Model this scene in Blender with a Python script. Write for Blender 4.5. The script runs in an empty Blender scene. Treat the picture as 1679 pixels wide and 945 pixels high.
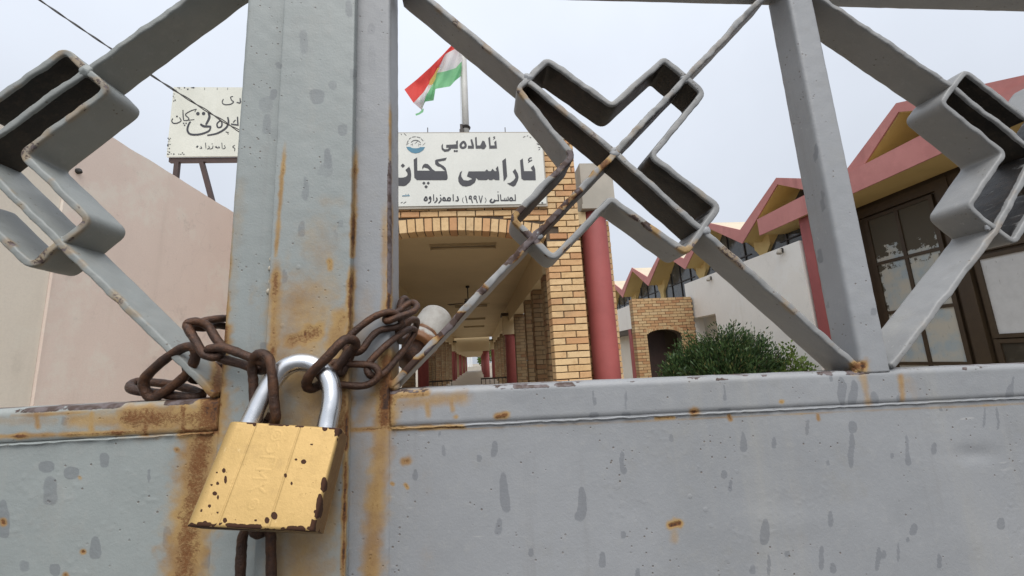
import bpy, math, random
import numpy as np
from mathutils import Vector, Matrix
from mathutils.geometry import tessellate_polygon

random.seed(7)
rng = np.random.default_rng(11)
S = bpy.context.scene
COL = S.collection
R = math.radians

# ------------------------------------------------------------------ camera
W, H, CX, CY = 1679, 945, 839.5, 472.5
F = 669.97                                   # focal length in photo pixels (ultra-wide phone lens)
RM = np.array([[0.99547, 0.03699, -0.08768],
               [-0.07977, -0.17928, -0.98056],
               [-0.05199, 0.98310, -0.17552]])   # rows: world X (right), Y (into the yard), Z (up) in camera axes
_u, _s, _vt = np.linalg.svd(RM); RM = _u @ _vt
cam_d = bpy.data.cameras.new('camera'); cam = bpy.data.objects.new('camera', cam_d); COL.objects.link(cam)
cam_d.sensor_width = 36; cam_d.lens = F / W * 36; cam_d.clip_start = 0.01; cam_d.clip_end = 900
cam.matrix_world = Matrix([[*RM[0], 0], [*RM[1], 0], [*RM[2], 0], [0, 0, 0, 1]])
S.camera = cam                               # eye at the origin, ground 1.3 m below it
GZ = -1.30

# ------------------------------------------------------------------ sky, sun, exposure
SUN_EL, SUN_ROT = 54, 174
w = bpy.data.worlds.new('World'); S.world = w; w.use_nodes = True
nt = w.node_tree; nt.nodes.clear()
o = nt.nodes.new('ShaderNodeOutputWorld'); bg = nt.nodes.new('ShaderNodeBackground')
sk = nt.nodes.new('ShaderNodeTexSky'); sk.sky_type = 'NISHITA'; sk.sun_disc = False
sk.sun_elevation = R(SUN_EL); sk.sun_rotation = R(SUN_ROT); sk.air_density = 1.0; sk.dust_density = 3.0
hs = nt.nodes.new('ShaderNodeHueSaturation'); hs.inputs['Saturation'].default_value = 0.45
mx = nt.nodes.new('ShaderNodeMix'); mx.data_type = 'RGBA'; mx.inputs['Factor'].default_value = 0.78
# even cloud cover over the Nishita sky; overcast skies brighten smoothly towards the zenith
tcw = nt.nodes.new('ShaderNodeTexCoord'); sx = nt.nodes.new('ShaderNodeSeparateXYZ'); nt.links.new(tcw.outputs['Generated'], sx.inputs[0])
gr = nt.nodes.new('ShaderNodeMath'); gr.operation = 'MULTIPLY_ADD'; gr.use_clamp = False; gr.inputs[1].default_value = 1.0; gr.inputs[2].default_value = 1.0
cz = nt.nodes.new('ShaderNodeClamp'); nt.links.new(sx.outputs['Z'], cz.inputs[0]); nt.links.new(cz.outputs[0], gr.inputs[0])
vm = nt.nodes.new('ShaderNodeVectorMath'); vm.operation = 'SCALE'; vm.inputs[0].default_value = (4.75, 5.08, 5.65); nt.links.new(gr.outputs[0], vm.inputs['Scale'])
cn = nt.nodes.new('ShaderNodeTexNoise'); cn.inputs['Scale'].default_value = 2.2; cn.inputs['Detail'].default_value = 5; nt.links.new(tcw.outputs['Generated'], cn.inputs['Vector'])
cr = nt.nodes.new('ShaderNodeMapRange'); cr.inputs[1].default_value = 0.3; cr.inputs[2].default_value = 0.7; cr.inputs[3].default_value = 0.94; cr.inputs[4].default_value = 1.06; nt.links.new(cn.outputs['Fac'], cr.inputs[0])
vc = nt.nodes.new('ShaderNodeVectorMath'); vc.operation = 'SCALE'; nt.links.new(vm.outputs[0], vc.inputs[0]); nt.links.new(cr.outputs[0], vc.inputs['Scale'])   # faint cloud texture
nt.links.new(vc.outputs[0], mx.inputs['B'])
nt.links.new(sk.outputs[0], hs.inputs['Color']); nt.links.new(hs.outputs[0], mx.inputs['A'])
nt.links.new(mx.outputs['Result'], bg.inputs[0]); bg.inputs[1].default_value = 0.11
nt.links.new(bg.outputs[0], o.inputs[0])
sd = bpy.data.lights.new('sun', 'SUN'); sd.energy = 2.5; sd.angle = R(55); sd.color = (1.0, 0.965, 0.92)
sun = bpy.data.objects.new('sun', sd); COL.objects.link(sun)
a = R(SUN_ROT); e = R(SUN_EL)
sdir = Vector((math.sin(a) * math.cos(e), math.cos(a) * math.cos(e), math.sin(e)))   # towards the sun
sun.rotation_euler = sdir.to_track_quat('Z', 'Y').to_euler()
S.view_settings.view_transform = 'Standard'; S.view_settings.look = 'None'
S.view_settings.exposure = 0.24; S.view_settings.gamma = 1.0
S.cycles.max_bounces = 8; S.cycles.diffuse_bounces = 5

# ------------------------------------------------------------------ helpers
def P(px, py, Y):
    """point of the photo's pixel on the plane Y = const"""
    d = RM @ np.array([px - CX, -(py - CY), -F]); return Vector(d * (Y / d[1]))

def proj(v):
    c = np.asarray(v) @ RM
    return CX + F * c[:, 0] / -c[:, 2], CY - F * c[:, 1] / -c[:, 2]

def hash3(ix, iy, iz):
    n = (ix.astype(np.int64) * 374761393 + iy.astype(np.int64) * 668265263 + iz.astype(np.int64) * 2147483647) & 0x7fffffff
    n = ((n ^ (n >> 13)) * 1274126177) & 0x7fffffff
    return ((n ^ (n >> 16)) & 0xffff) / 65535.0

def vnoise(p, sc):
    q = np.asarray(p, float) * sc + 1000.0
    i = np.floor(q); f = q - i; f = f * f * (3 - 2 * f); i = i.astype(np.int64)
    r = 0
    for a in (0, 1):
        for b in (0, 1):
            for c in (0, 1):
                wgt = (f[:, 0] if a else 1 - f[:, 0]) * (f[:, 1] if b else 1 - f[:, 1]) * (f[:, 2] if c else 1 - f[:, 2])
                r = r + wgt * hash3(i[:, 0] + a, i[:, 1] + b, i[:, 2] + c)
    return r

def fnoise(p, sc, o=3):
    r = 0; amp = 0.5
    for k in range(o):
        r = r + amp * vnoise(p, sc * 2 ** k); amp *= 0.5
    return r / (1 - 0.5 ** o)

def sstep(x, a, b):
    t = np.clip((x - a) / (b - a), 0, 1); return t * t * (3 - 2 * t)

class MB:
    """collects shapes that become ONE mesh object"""
    def __init__(s): s.v = []; s.f = []; s.tone = []
    def add(s, vs, fs, tone=None):
        b = len(s.v); s.v += [tuple(p) for p in vs]; s.f += [tuple(i + b for i in q) for q in fs]
        t = random.random() if tone is None else tone; s.tone += [t] * len(vs)
    def box(s, x0, x1, y0, y1, z0, z1):
        s.add([(x0, y0, z0), (x1, y0, z0), (x1, y1, z0), (x0, y1, z0), (x0, y0, z1), (x1, y0, z1), (x1, y1, z1), (x0, y1, z1)],
              [(0, 3, 2, 1), (4, 5, 6, 7), (0, 1, 5, 4), (1, 2, 6, 5), (2, 3, 7, 6), (3, 0, 4, 7)]); return s
    def prism(s, poly, axis, a0, a1):
        """poly in the plane across `axis`, extruded a0..a1; Y: poly (x,z), X: poly (y,z), Z: poly (x,y)"""
        def mk(p, t): return {'Y': (p[0], t, p[1]), 'X': (t, p[0], p[1]), 'Z': (p[0], p[1], t)}[axis]
        n = len(poly); vs = [mk(p, a0) for p in poly] + [mk(p, a1) for p in poly]
        tri = tessellate_polygon([[Vector((p[0], p[1], 0)) for p in poly]])
        fs = [tuple(t) for t in tri] + [tuple(i + n for i in reversed(t)) for t in tri]
        fs += [(i, (i + 1) % n, (i + 1) % n + n, i + n) for i in range(n)]
        s.add(vs, fs); return s
    def tube(s, path, r, n=10, closed=False, caps=True):
        path = [Vector(p) for p in path]; m = len(path); rs = r if hasattr(r, '__len__') else [r] * m
        prev = None; rings = []
        for i, p in enumerate(path):
            a = path[(i - 1) % m] if (closed or i) else p; b = path[(i + 1) % m] if (closed or i < m - 1) else p
            t = (b - a).normalized()
            if prev is None:
                k = Vector((0, 0, 1)) if abs(t.z) < 0.9 else Vector((1, 0, 0)); u = t.cross(k).normalized()
            else: u = (prev - t * prev.dot(t)).normalized()
            prev = u; v = t.cross(u)
            rings.append([p + (u * math.cos(2 * math.pi * j / n) + v * math.sin(2 * math.pi * j / n)) * rs[i] for j in range(n)])
        vs = [q for g in rings for q in g]; fs = []
        for i in range(m if closed else m - 1):
            for j in range(n):
                fs.append((i * n + j, i * n + (j + 1) % n, ((i + 1) % m) * n + (j + 1) % n, ((i + 1) % m) * n + j))
        if caps and not closed: fs += [tuple(reversed(range(n))), tuple(range((m - 1) * n, m * n))]
        s.add(vs, fs); return s
    def build(s, name, mat, parent=None, smooth=False, tone=False):
        ob = mesh(name, s.v, s.f, mat, parent, smooth)
        if tone: attr(ob, 'tone', s.tone)
        return ob

def mesh(name, v, f, mat, parent=None, smooth=False):
    me = bpy.data.meshes.new(name); me.from_pydata([tuple(p) for p in v], [], f); me.update()
    me.polygons.foreach_set('use_smooth', [smooth] * len(me.polygons))
    me.materials.append(mat)
    ob = bpy.data.objects.new(name, me); COL.objects.link(ob); ob.parent = parent
    return ob

def attr(ob, name, vals):
    a = ob.data.attributes.new(name, 'FLOAT', 'POINT'); a.data.foreach_set('value', np.asarray(vals, dtype=np.float32))

def empty(name, loc=(0, 0, 0)):
    e = bpy.data.objects.new(name, None); COL.objects.link(e); e.location = loc; e.empty_display_size = 0.1; return e

def tag(ob, label=None, cat=None, group=None, kind=None):
    if label: ob['label'] = label
    if cat: ob['category'] = cat
    if group: ob['group'] = group
    if kind: ob['kind'] = kind
    return ob

# ------------------------------------------------------------------ materials
class NT:
    def __init__(s, name):
        s.m = bpy.data.materials.new(name); s.m.use_nodes = True; s.t = s.m.node_tree; s.b = s.t.nodes['Principled BSDF']
        s.tc = s.n('ShaderNodeTexCoord'); s.pos = s.n('ShaderNodeNewGeometry').outputs['Position']
    def n(s, t, **k):
        q = s.t.nodes.new(t)
        for a, v in k.items(): setattr(q, a, v)
        return q
    def link(s, a, b): s.t.links.new(a, b)
    def setin(s, sock, v):
        if isinstance(v, bpy.types.NodeSocket): s.link(v, sock)
        else: sock.default_value = v
    def noise(s, sc, det=4, rough=0.6, vec=None, dist=0.0, stretch=None):
        q = s.n('ShaderNodeTexNoise'); q.inputs['Scale'].default_value = sc; q.inputs['Detail'].default_value = det
        q.inputs['Roughness'].default_value = rough; q.inputs['Distortion'].default_value = dist
        vec = vec or s.pos
        if stretch:
            mp = s.n('ShaderNodeMapping'); mp.inputs['Scale'].default_value = stretch; s.link(vec, mp.inputs[0]); vec = mp.outputs[0]
        s.link(vec, q.inputs['Vector']); return q.outputs['Fac']
    def voro(s, sc, feature='F1'):
        q = s.n('ShaderNodeTexVoronoi', feature=feature); q.inputs['Scale'].default_value = sc; s.link(s.pos, q.inputs['Vector']); return q.outputs['Distance']
    def math(s, op, a, b=0.0, clamp=False):
        q = s.n('ShaderNodeMath', operation=op, use_clamp=clamp); s.setin(q.inputs[0], a); s.setin(q.inputs[1], b); return q.outputs[0]
    def ss(s, x, a, b):
        q = s.n('ShaderNodeMapRange', interpolation_type='SMOOTHSTEP'); s.setin(q.inputs[0], x)
        q.inputs[1].default_value = a; q.inputs[2].default_value = b; return q.outputs[0]
    def mix(s, f, a, b):
        q = s.n('ShaderNodeMix', data_type='RGBA'); s.setin(q.inputs['Factor'], f)
        for k, v in (('A', a), ('B', b)):
            if isinstance(v, tuple): v = (*v[:3], 1)
            s.setin(q.inputs[k], v)
        return q.outputs['Result']
    def attr(s, name): return s.n('ShaderNodeAttribute', attribute_name=name).outputs['Fac']
    def objrand(s): return s.n('ShaderNodeObjectInfo').outputs['Random']
    def ramp(s, x, stops):
        q = s.n('ShaderNodeValToRGB'); s.setin(q.inputs[0], x); el = q.color_ramp.elements
        while len(el) < len(stops): el.new(0.5)
        for e_, (p, c) in zip(el, stops): e_.position = p; e_.color = (*c, 1)
        return q.outputs[0]
    def bump(s, h, strength=0.3, dist=0.001):
        q = s.n('ShaderNodeBump'); q.inputs['Strength'].default_value = strength; q.inputs['Distance'].default_value = dist
        s.link(h, q.inputs['Height'])
        cur = s.b.inputs['Normal'].links
        if cur: s.link(cur[0].from_socket, q.inputs['Normal'])
        s.link(q.outputs[0], s.b.inputs['Normal'])
    def out(s, col, rough=0.6, metal=0.0, spec=None):
        if isinstance(col, tuple): col = (*col[:3], 1)
        s.setin(s.b.inputs['Base Color'], col); s.setin(s.b.inputs['Roughness'], rough); s.setin(s.b.inputs['Metallic'], metal)
        if spec is not None: s.b.inputs['Specular IOR Level'].default_value = spec
        return s.m

def paint_mat(name, base, base2):
    """grey oil paint on steel: attributes rust / drip / chip give the stains their place"""
    t = NT(name)
    n1 = t.noise(9, 5); n2 = t.noise(160, 4, 0.7); n3 = t.noise(560, 4, 0.7)
    c = t.mix(t.ss(n1, 0.3, 0.7), base, base2)
    c = t.mix(t.math('MULTIPLY', t.ss(n2, 0.5, 0.8), 0.25), c, (0.36, 0.355, 0.335))
    c = t.mix(t.math('MULTIPLY', t.ss(t.noise(24, 6, 0.75), 0.52, 0.74), 0.35), c, (0.25, 0.245, 0.225))
    c = t.mix(t.math('MULTIPLY', t.ss(t.noise(16, 5, 0.7, stretch=(1, 1, 0.10)), 0.52, 0.74), 0.3), c, (0.36, 0.345, 0.30))
    c = t.mix(t.math('MULTIPLY', t.ss(t.noise(34, 5, 0.7, stretch=(1, 1, 0.07)), 0.58, 0.74), 0.3), c, (0.20, 0.195, 0.19))
    scr = t.math('MULTIPLY', t.ss(t.noise(300, 2, 0.5, stretch=(0.12, 1, 1)), 0.70, 0.76), t.ss(t.noise(11, 3), 0.52, 0.62))
    c = t.mix(t.math('MULTIPLY', scr, 0.5), c, (0.42, 0.42, 0.41))
    pit = t.math('MULTIPLY', t.ss(t.voro(190), 0.17, 0.09), t.ss(t.noise(26, 3), 0.50, 0.60))
    c = t.mix(t.math('MULTIPLY', pit, 0.75), c, (0.13, 0.105, 0.085))
    drip = t.attr('drip'); dm = t.ss(t.math('ADD', drip, t.math('MULTIPLY', t.math('SUBTRACT', n2, 0.5), 0.25)), 0.2, 0.62)
    c = t.mix(t.math('MULTIPLY', dm, 0.52), c, (0.13, 0.138, 0.152))
    r = t.attr('rust')
    v = t.math('ADD', r, t.math('MULTIPLY', t.math('SUBTRACT', t.noise(55, 7, 0.72), 0.5), 0.55))
    v2 = t.math('ADD', v, t.math('MULTIPLY', t.math('SUBTRACT', n3, 0.5), 0.75))
    has = t.ss(r, 0.02, 0.15)
    stain = t.math('MULTIPLY', t.ss(v, 0.06, 0.72), has)
    c = t.mix(t.math('MULTIPLY', stain, 0.88), c, t.mix(t.ss(t.noise(30, 5, 0.7), 0.35, 0.65), (0.37, 0.225, 0.068), (0.26, 0.14, 0.04)))
    mid = t.math('MULTIPLY', t.ss(v2, 0.70, 1.0), has)
    c = t.mix(mid, c, (0.16, 0.066, 0.02))
    dark = t.math('MULTIPLY', t.ss(v2, 0.98, 1.2), has)
    c = t.mix(dark, c, (0.045, 0.022, 0.014))
    ch = t.attr('chip'); cm = t.ss(t.math('ADD', ch, t.math('MULTIPLY', t.math('SUBTRACT', t.noise(350, 4, 0.7), 0.5), 0.9)), 0.45, 0.55)
    cm = t.math('MULTIPLY', cm, t.ss(ch, 0.02, 0.1))
    c = t.mix(cm, c, t.mix(t.ss(t.noise(120, 2), 0.42, 0.58), (0.06, 0.036, 0.028), (0.125, 0.10, 0.10)))
    ba = t.attr('dark_area'); bm = t.ss(t.math('ADD', ba, t.math('MULTIPLY', t.math('SUBTRACT', t.noise(80, 5, 0.7, stretch=(1, 0.35, 1)), 0.5), 0.9)), 0.42, 0.56)
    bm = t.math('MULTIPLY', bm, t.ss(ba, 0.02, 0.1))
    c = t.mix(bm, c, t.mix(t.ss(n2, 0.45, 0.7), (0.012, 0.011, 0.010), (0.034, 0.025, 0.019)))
    ro = t.math('ADD', t.math('MULTIPLY', stain, 0.25), 0.42)
    ro = t.math('ADD', ro, t.math('MULTIPLY', n2, 0.15))
    t.bump(n3, 0.3, 0.0006); t.bump(n2, 0.22, 0.0009)
    bl = t.ss(t.voro(75), 0.16, 0.05); bl = t.math('MULTIPLY', bl, t.ss(n1, 0.56, 0.66)); t.bump(bl, 0.35, 0.0007)
    t.bump(t.math('MULTIPLY', t.math('ADD', t.math('ADD', cm, mid), pit), -1), 0.5, 0.0008)
    return t.out(c, ro, 0.0, 0.4)

M = {}
M['gate'] = paint_mat('grey_gate_paint', (0.28, 0.288, 0.298), (0.245, 0.253, 0.262))
M['bars'] = paint_mat('grey_bar_paint', (0.25, 0.252, 0.25), (0.215, 0.217, 0.215))
M['bars_left'] = paint_mat('grey_green_bar_paint', (0.245, 0.258, 0.247), (0.21, 0.224, 0.214))
M['gate_left'] = paint_mat('grey_green_gate_paint', (0.28, 0.305, 0.297), (0.245, 0.268, 0.262))

def rusty():
    t = NT('rusted_chain_steel'); n = t.noise(95, 7, 0.75); n2 = t.noise(700, 4, 0.75)
    c = t.ramp(n, [(0.28, (0.022, 0.012, 0.009)), (0.48, (0.055, 0.028, 0.018)), (0.64, (0.105, 0.045, 0.02)), (0.8, (0.14, 0.09, 0.06))])
    t.bump(n2, 0.7, 0.001); t.bump(n, 0.5, 0.0018)
    return t.out(c, t.math('ADD', t.math('MULTIPLY', n, 0.35), 0.24), 0.4)
M['chain'] = rusty()

def chrome():
    t = NT('plated_shackle_steel'); n = t.noise(60, 5); n2 = t.noise(500, 4, 0.8)
    c = t.mix(t.math('MULTIPLY', t.ss(n2, 0.62, 0.72), t.ss(n, 0.52, 0.66)), (0.72, 0.735, 0.76), (0.30, 0.19, 0.08))
    t.bump(n2, 0.10, 0.0003)
    return t.out(c, t.math('ADD', t.math('MULTIPLY', t.ss(n, 0.4, 0.7), 0.18), 0.24), 1.0)
M['chrome'] = chrome()

def brass():
    t = NT('worn_brass_lacquer'); n = t.noise(45, 5); n2 = t.noise(700, 4, 0.75); n3 = t.noise(220, 5, 0.75)
    c = t.mix(t.ss(n, 0.3, 0.75), (0.47, 0.315, 0.125), (0.42, 0.28, 0.105))
    c = t.mix(t.math('MULTIPLY', t.ss(n3, 0.56, 0.72), 0.35), c, (0.29, 0.185, 0.065))
    sc1 = t.math('MULTIPLY', t.ss(t.noise(420, 2, 0.5, stretch=(1.0, 1.0, 0.12)), 0.66, 0.74), t.ss(n, 0.45, 0.6)); c = t.mix(t.math('MULTIPLY', sc1, 0.5), c, (0.62, 0.46, 0.24))
    c = t.mix(t.math('MULTIPLY', t.ss(t.voro(420), 0.16, 0.08), t.math('MULTIPLY', t.ss(n3, 0.5, 0.6), 0.8)), c, (0.10, 0.055, 0.02))
    c = t.mix(t.math('MULTIPLY', t.ss(t.noise(90, 6, 0.75), 0.5, 0.72), 0.3), c, (0.33, 0.22, 0.10))
    g = t.attr('side_tone'); c = t.mix(g, c, (0.15, 0.075, 0.025))
    ch = t.attr('chip'); cm = t.ss(t.math('ADD', ch, t.math('MULTIPLY', t.math('SUBTRACT', t.noise(500, 4, 0.7), 0.5), 0.6)), 0.42, 0.52)
    cm = t.math('MULTIPLY', cm, t.ss(ch, 0.03, 0.12))
    c = t.mix(cm, c, (0.05, 0.022, 0.012))
    t.bump(n2, 0.22, 0.0005); t.bump(n3, 0.2, 0.0006); t.bump(t.math('MULTIPLY', cm, -1), 0.6, 0.0008)
    return t.out(c, t.math('ADD', t.math('ADD', t.math('MULTIPLY', n2, 0.2), 0.38), t.math('MULTIPLY', cm, 0.45)), t.math('MULTIPLY', t.math('SUBTRACT', 1.0, cm), 0.35), 0.3)
M['brass'] = brass()

def plain(name, c1, c2, sc=3.0, rough=0.75, fine=60, bump=0.3, bdist=0.004, streak=0.0, streakcol=(0.1, 0.08, 0.06), pits=0.0, metal=0.0, patch=0.0, crack=0.0):
    t = NT(name); n = t.noise(sc, 6, 0.65); nf = t.noise(fine, 4, 0.7)
    c = t.mix(t.ss(n, 0.3, 0.7), c1, c2)
    c = t.mix(t.math('MULTIPLY', t.ss(nf, 0.35, 0.75), 0.22), c, tuple(x * 0.72 for x in c1))
    if streak:
        s_ = t.noise(2.2, 5, 0.65, stretch=(1.0, 1.0, 0.12)); c = t.mix(t.math('MULTIPLY', t.ss(s_, 0.55, 0.78), streak), c, streakcol)
    if pits:
        s_ = t.math('MULTIPLY', t.ss(t.noise(7, 6, 0.8), 0.62, 0.72), t.ss(t.noise(1.1, 2), 0.45, 0.6)); c = t.mix(t.math('MULTIPLY', s_, pits), c, streakcol)
    if patch:
        c = t.mix(t.math('MULTIPLY', t.ss(t.noise(0.9, 7, 0.7), 0.50, 0.62), patch), c, tuple(min(0.82, x * 1.13) for x in c1))
        c = t.mix(t.math('MULTIPLY', t.ss(t.noise(3.3, 7, 0.75), 0.56, 0.72), patch), c, tuple(x * 0.72 for x in c2))
    if crack:
        vq = t.n('ShaderNodeTexVoronoi', feature='DISTANCE_TO_EDGE'); vq.inputs['Scale'].default_value = 0.55
        wv = t.n('ShaderNodeVectorMath', operation='ADD'); nn = t.n('ShaderNodeTexNoise'); nn.inputs['Scale'].default_value = 3.0; nn.inputs['Detail'].default_value = 6
        t.link(t.pos, nn.inputs['Vector']); t.link(t.pos, wv.inputs[0]); t.link(nn.outputs['Color'], wv.inputs[1]); t.link(wv.outputs[0], vq.inputs['Vector'])
        ck = t.math('MULTIPLY', t.ss(vq.outputs['Distance'], 0.006, 0.001), t.ss(t.noise(0.6, 2), 0.46, 0.56)); c = t.mix(t.math('MULTIPLY', ck, crack), c, tuple(x * 0.4 for x in c1))
    t.bump(nf, bump, bdist)
    return t.out(c, rough, metal)

M['pink_plaster'] = plain('pink_beige_plaster', (0.82, 0.695, 0.615), (0.77, 0.645, 0.57), 1.2, 0.85, 70, 0.4, 0.004, 0.35, (0.55, 0.45, 0.38), 0.9, patch=0.6, crack=0.12)
M['cream_plaster'] = plain('cream_plaster', (0.80, 0.74, 0.64), (0.76, 0.70, 0.60), 1.0, 0.85, 70, 0.3, 0.003, 0.25, (0.5, 0.44, 0.36), patch=0.35, crack=0.1)
M['white_plaster'] = plain('white_plaster', (0.80, 0.765, 0.70), (0.75, 0.715, 0.655), 0.7, 0.85, 50, 0.3, 0.004, 0.38, (0.55, 0.50, 0.43), 0.4, patch=0.35, crack=0.12)
M['yellow_plaster'] = plain('ochre_yellow_paint', (0.66, 0.49, 0.21), (0.60, 0.44, 0.18), 1.3, 0.8, 60, 0.25, 0.004, 0.2, (0.3, 0.2, 0.08))
M['ceiling'] = plain('ochre_ceiling_paint', (0.61, 0.485, 0.295), (0.54, 0.43, 0.26), 0.8, 0.8, 40, 0.2, 0.004, 0.0)
M['roof_top'] = plain('pale_roof_concrete', (0.56, 0.48, 0.36), (0.48, 0.41, 0.31), 1.1, 0.9, 30, 0.4, 0.006)
M['pink_paint'] = plain('salmon_red_paint', (0.53, 0.225, 0.205), (0.46, 0.185, 0.17), 1.4, 0.8, 50, 0.25, 0.004, 0.55, (0.27, 0.10, 0.09), 0.4, patch=0.4)
M['red_paint'] = plain('dark_red_column_paint', (0.34, 0.085, 0.08), (0.285, 0.07, 0.066), 2.0, 0.65, 90, 0.4, 0.005, 0.35, (0.17, 0.05, 0.042), 0.4, patch=0.35)
M['concrete'] = plain('grey_concrete', (0.40, 0.37, 0.32), (0.33, 0.31, 0.27), 2.5, 0.9, 60, 0.35, 0.004, 0.3, (0.22, 0.2, 0.17))
M['mortar'] = plain('grey_brown_mortar', (0.10, 0.075, 0.052), (0.075, 0.056, 0.04), 5, 0.95, 120, 0.5, 0.006)
M['timber'] = plain('dark_brown_painted_timber', (0.060, 0.038, 0.018), (0.045, 0.028, 0.014), 4, 0.55, 80, 0.3, 0.003, 0.4, (0.10, 0.065, 0.03))
M['dark_metal'] = plain('dark_metal', (0.035, 0.03, 0.028), (0.05, 0.04, 0.035), 6, 0.5, 80, 0.2, 0.002, metal=0.4)
M['brown_metal'] = plain('brown_red_oxide_metal', (0.055, 0.03, 0.025), (0.04, 0.024, 0.02), 6, 0.6, 80, 0.2, 0.002)
M['pole'] = plain('grey_pole_paint', (0.46, 0.46, 0.44), (0.40, 0.39, 0.37), 4, 0.5, 60, 0.2, 0.002, 0.3, (0.3, 0.26, 0.2))
M['asphalt'] = plain('street_asphalt', (0.075, 0.072, 0.07), (0.055, 0.053, 0.05), 0.8, 0.9, 60, 0.5, 0.006)
M['ground'] = plain('yard_concrete', (0.33, 0.285, 0.22), (0.27, 0.235, 0.185), 0.5, 0.9, 25, 0.4, 0.008)
M['tiles'] = plain('worn_corridor_floor', (0.40, 0.34, 0.26), (0.34, 0.28, 0.21), 1.5, 0.5, 25, 0.2, 0.003)
M['sign_white'] = plain('white_sign_sheet', (0.60, 0.61, 0.57), (0.55, 0.56, 0.525), 1.6, 0.45, 40, 0.1, 0.002, 0.25, (0.42, 0.41, 0.36))
M['old_sign'] = plain('weathered_sign_sheet', (0.57, 0.58, 0.52), (0.50, 0.51, 0.45), 2.0, 0.5, 40, 0.1, 0.002, 0.35, (0.33, 0.32, 0.25), 0.5)
M['ink'] = plain('black_sign_paint', (0.018, 0.019, 0.026), (0.024, 0.025, 0.034), 8, 0.5, 80, 0.1, 0.001)
M['blue_ink'] = plain('blue_emblem_paint', (0.03, 0.14, 0.23), (0.05, 0.19, 0.28), 8, 0.5, 80, 0.1, 0.001)
M['wire'] = plain('black_cable', (0.02, 0.02, 0.02), (0.03, 0.028, 0.026), 8, 0.6, 80, 0.1, 0.001)
M['tube'] = plain('white_light_fitting', (0.42, 0.33, 0.2), (0.36, 0.28, 0.17), 5, 0.5, 60, 0.1, 0.001)
M['stem'] = plain('shrub_bark', (0.10, 0.07, 0.045), (0.07, 0.05, 0.03), 12, 0.9, 120, 0.4, 0.003)
M['far_white'] = plain('white_corrugated_sheet', (0.7, 0.71, 0.72), (0.62, 0.63, 0.64), 1.0, 0.6, 20, 0.1, 0.004)

def latch():
    t = NT('chipped_white_pipe_paint'); n = t.noise(120, 6, 0.75); n2 = t.noise(800, 3)
    c = t.mix(t.ss(n, 0.35, 0.7), (0.40, 0.385, 0.35), (0.32, 0.295, 0.26))
    r = t.attr('rust'); v = t.math('ADD', r, t.math('MULTIPLY', t.math('SUBTRACT', n, 0.5), 0.9))
    c = t.mix(t.ss(v, 0.35, 0.6), c, (0.20, 0.085, 0.03)); c = t.mix(t.ss(v, 0.75, 0.95), c, (0.05, 0.025, 0.015))
    c = t.mix(t.ss(n2, 0.7, 0.76), c, (0.1, 0.07, 0.06))
    t.bump(n2, 0.3, 0.0006); t.bump(n, 0.4, 0.001)
    return t.out(c, 0.5)
M['latch'] = latch()

def brick_mat(name, dark=1.0):
    t = NT(name)
    rnd = t.math('FRACT', t.math('ADD', t.objrand(), t.attr('tone')))
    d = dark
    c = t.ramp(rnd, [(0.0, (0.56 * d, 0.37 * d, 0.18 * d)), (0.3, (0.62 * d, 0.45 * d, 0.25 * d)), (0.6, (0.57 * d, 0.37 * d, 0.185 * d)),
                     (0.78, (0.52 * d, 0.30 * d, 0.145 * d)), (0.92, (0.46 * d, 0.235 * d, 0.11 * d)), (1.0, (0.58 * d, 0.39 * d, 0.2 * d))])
    n = t.noise(14, 6, 0.75); n2 = t.noise(90, 4, 0.75)
    c = t.mix(t.math('MULTIPLY', t.ss(n, 0.45, 0.75), 0.5), c, (0.33 * d, 0.18 * d, 0.08 * d))
    c = t.mix(t.math('MULTIPLY', t.ss(n2, 0.58, 0.72), 0.55), c, (0.2 * d, 0.13 * d, 0.07 * d)); c = t.mix(t.math('MULTIPLY', t.ss(t.noise(1.3, 6, 0.7), 0.5, 0.72), 0.4), c, (0.27 * d, 0.19 * d, 0.11 * d))
    t.bump(n2, 0.5, 0.004); t.bump(n, 0.3, 0.006)
    return t.out(c, 0.85)
M['brick'] = brick_mat('yellow_orange_brick')
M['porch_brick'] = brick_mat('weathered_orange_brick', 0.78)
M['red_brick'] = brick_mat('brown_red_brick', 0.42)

def glass_mat(name, col, rough=0.12, dirt=0.5, dirtcol=(0.35, 0.33, 0.28)):
    t = NT(name); n = t.noise(2.5, 6, 0.7); n2 = t.noise(11, 6, 0.8)
    m_ = t.math('MULTIPLY', t.ss(n, 0.46, 0.64), dirt)
    c = t.mix(m_, col, dirtcol); c = t.mix(t.math('MULTIPLY', t.ss(n2, 0.6, 0.72), dirt * 0.6), c, tuple(x * 1.3 for x in dirtcol))
    return t.out(c, t.math('ADD', t.math('MULTIPLY', m_, 0.5), rough), 0.0, 0.6)
M['glass'] = glass_mat('dark_window_glass', (0.055, 0.058, 0.058), 0.10, 0.4, (0.17, 0.17, 0.16))

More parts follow.
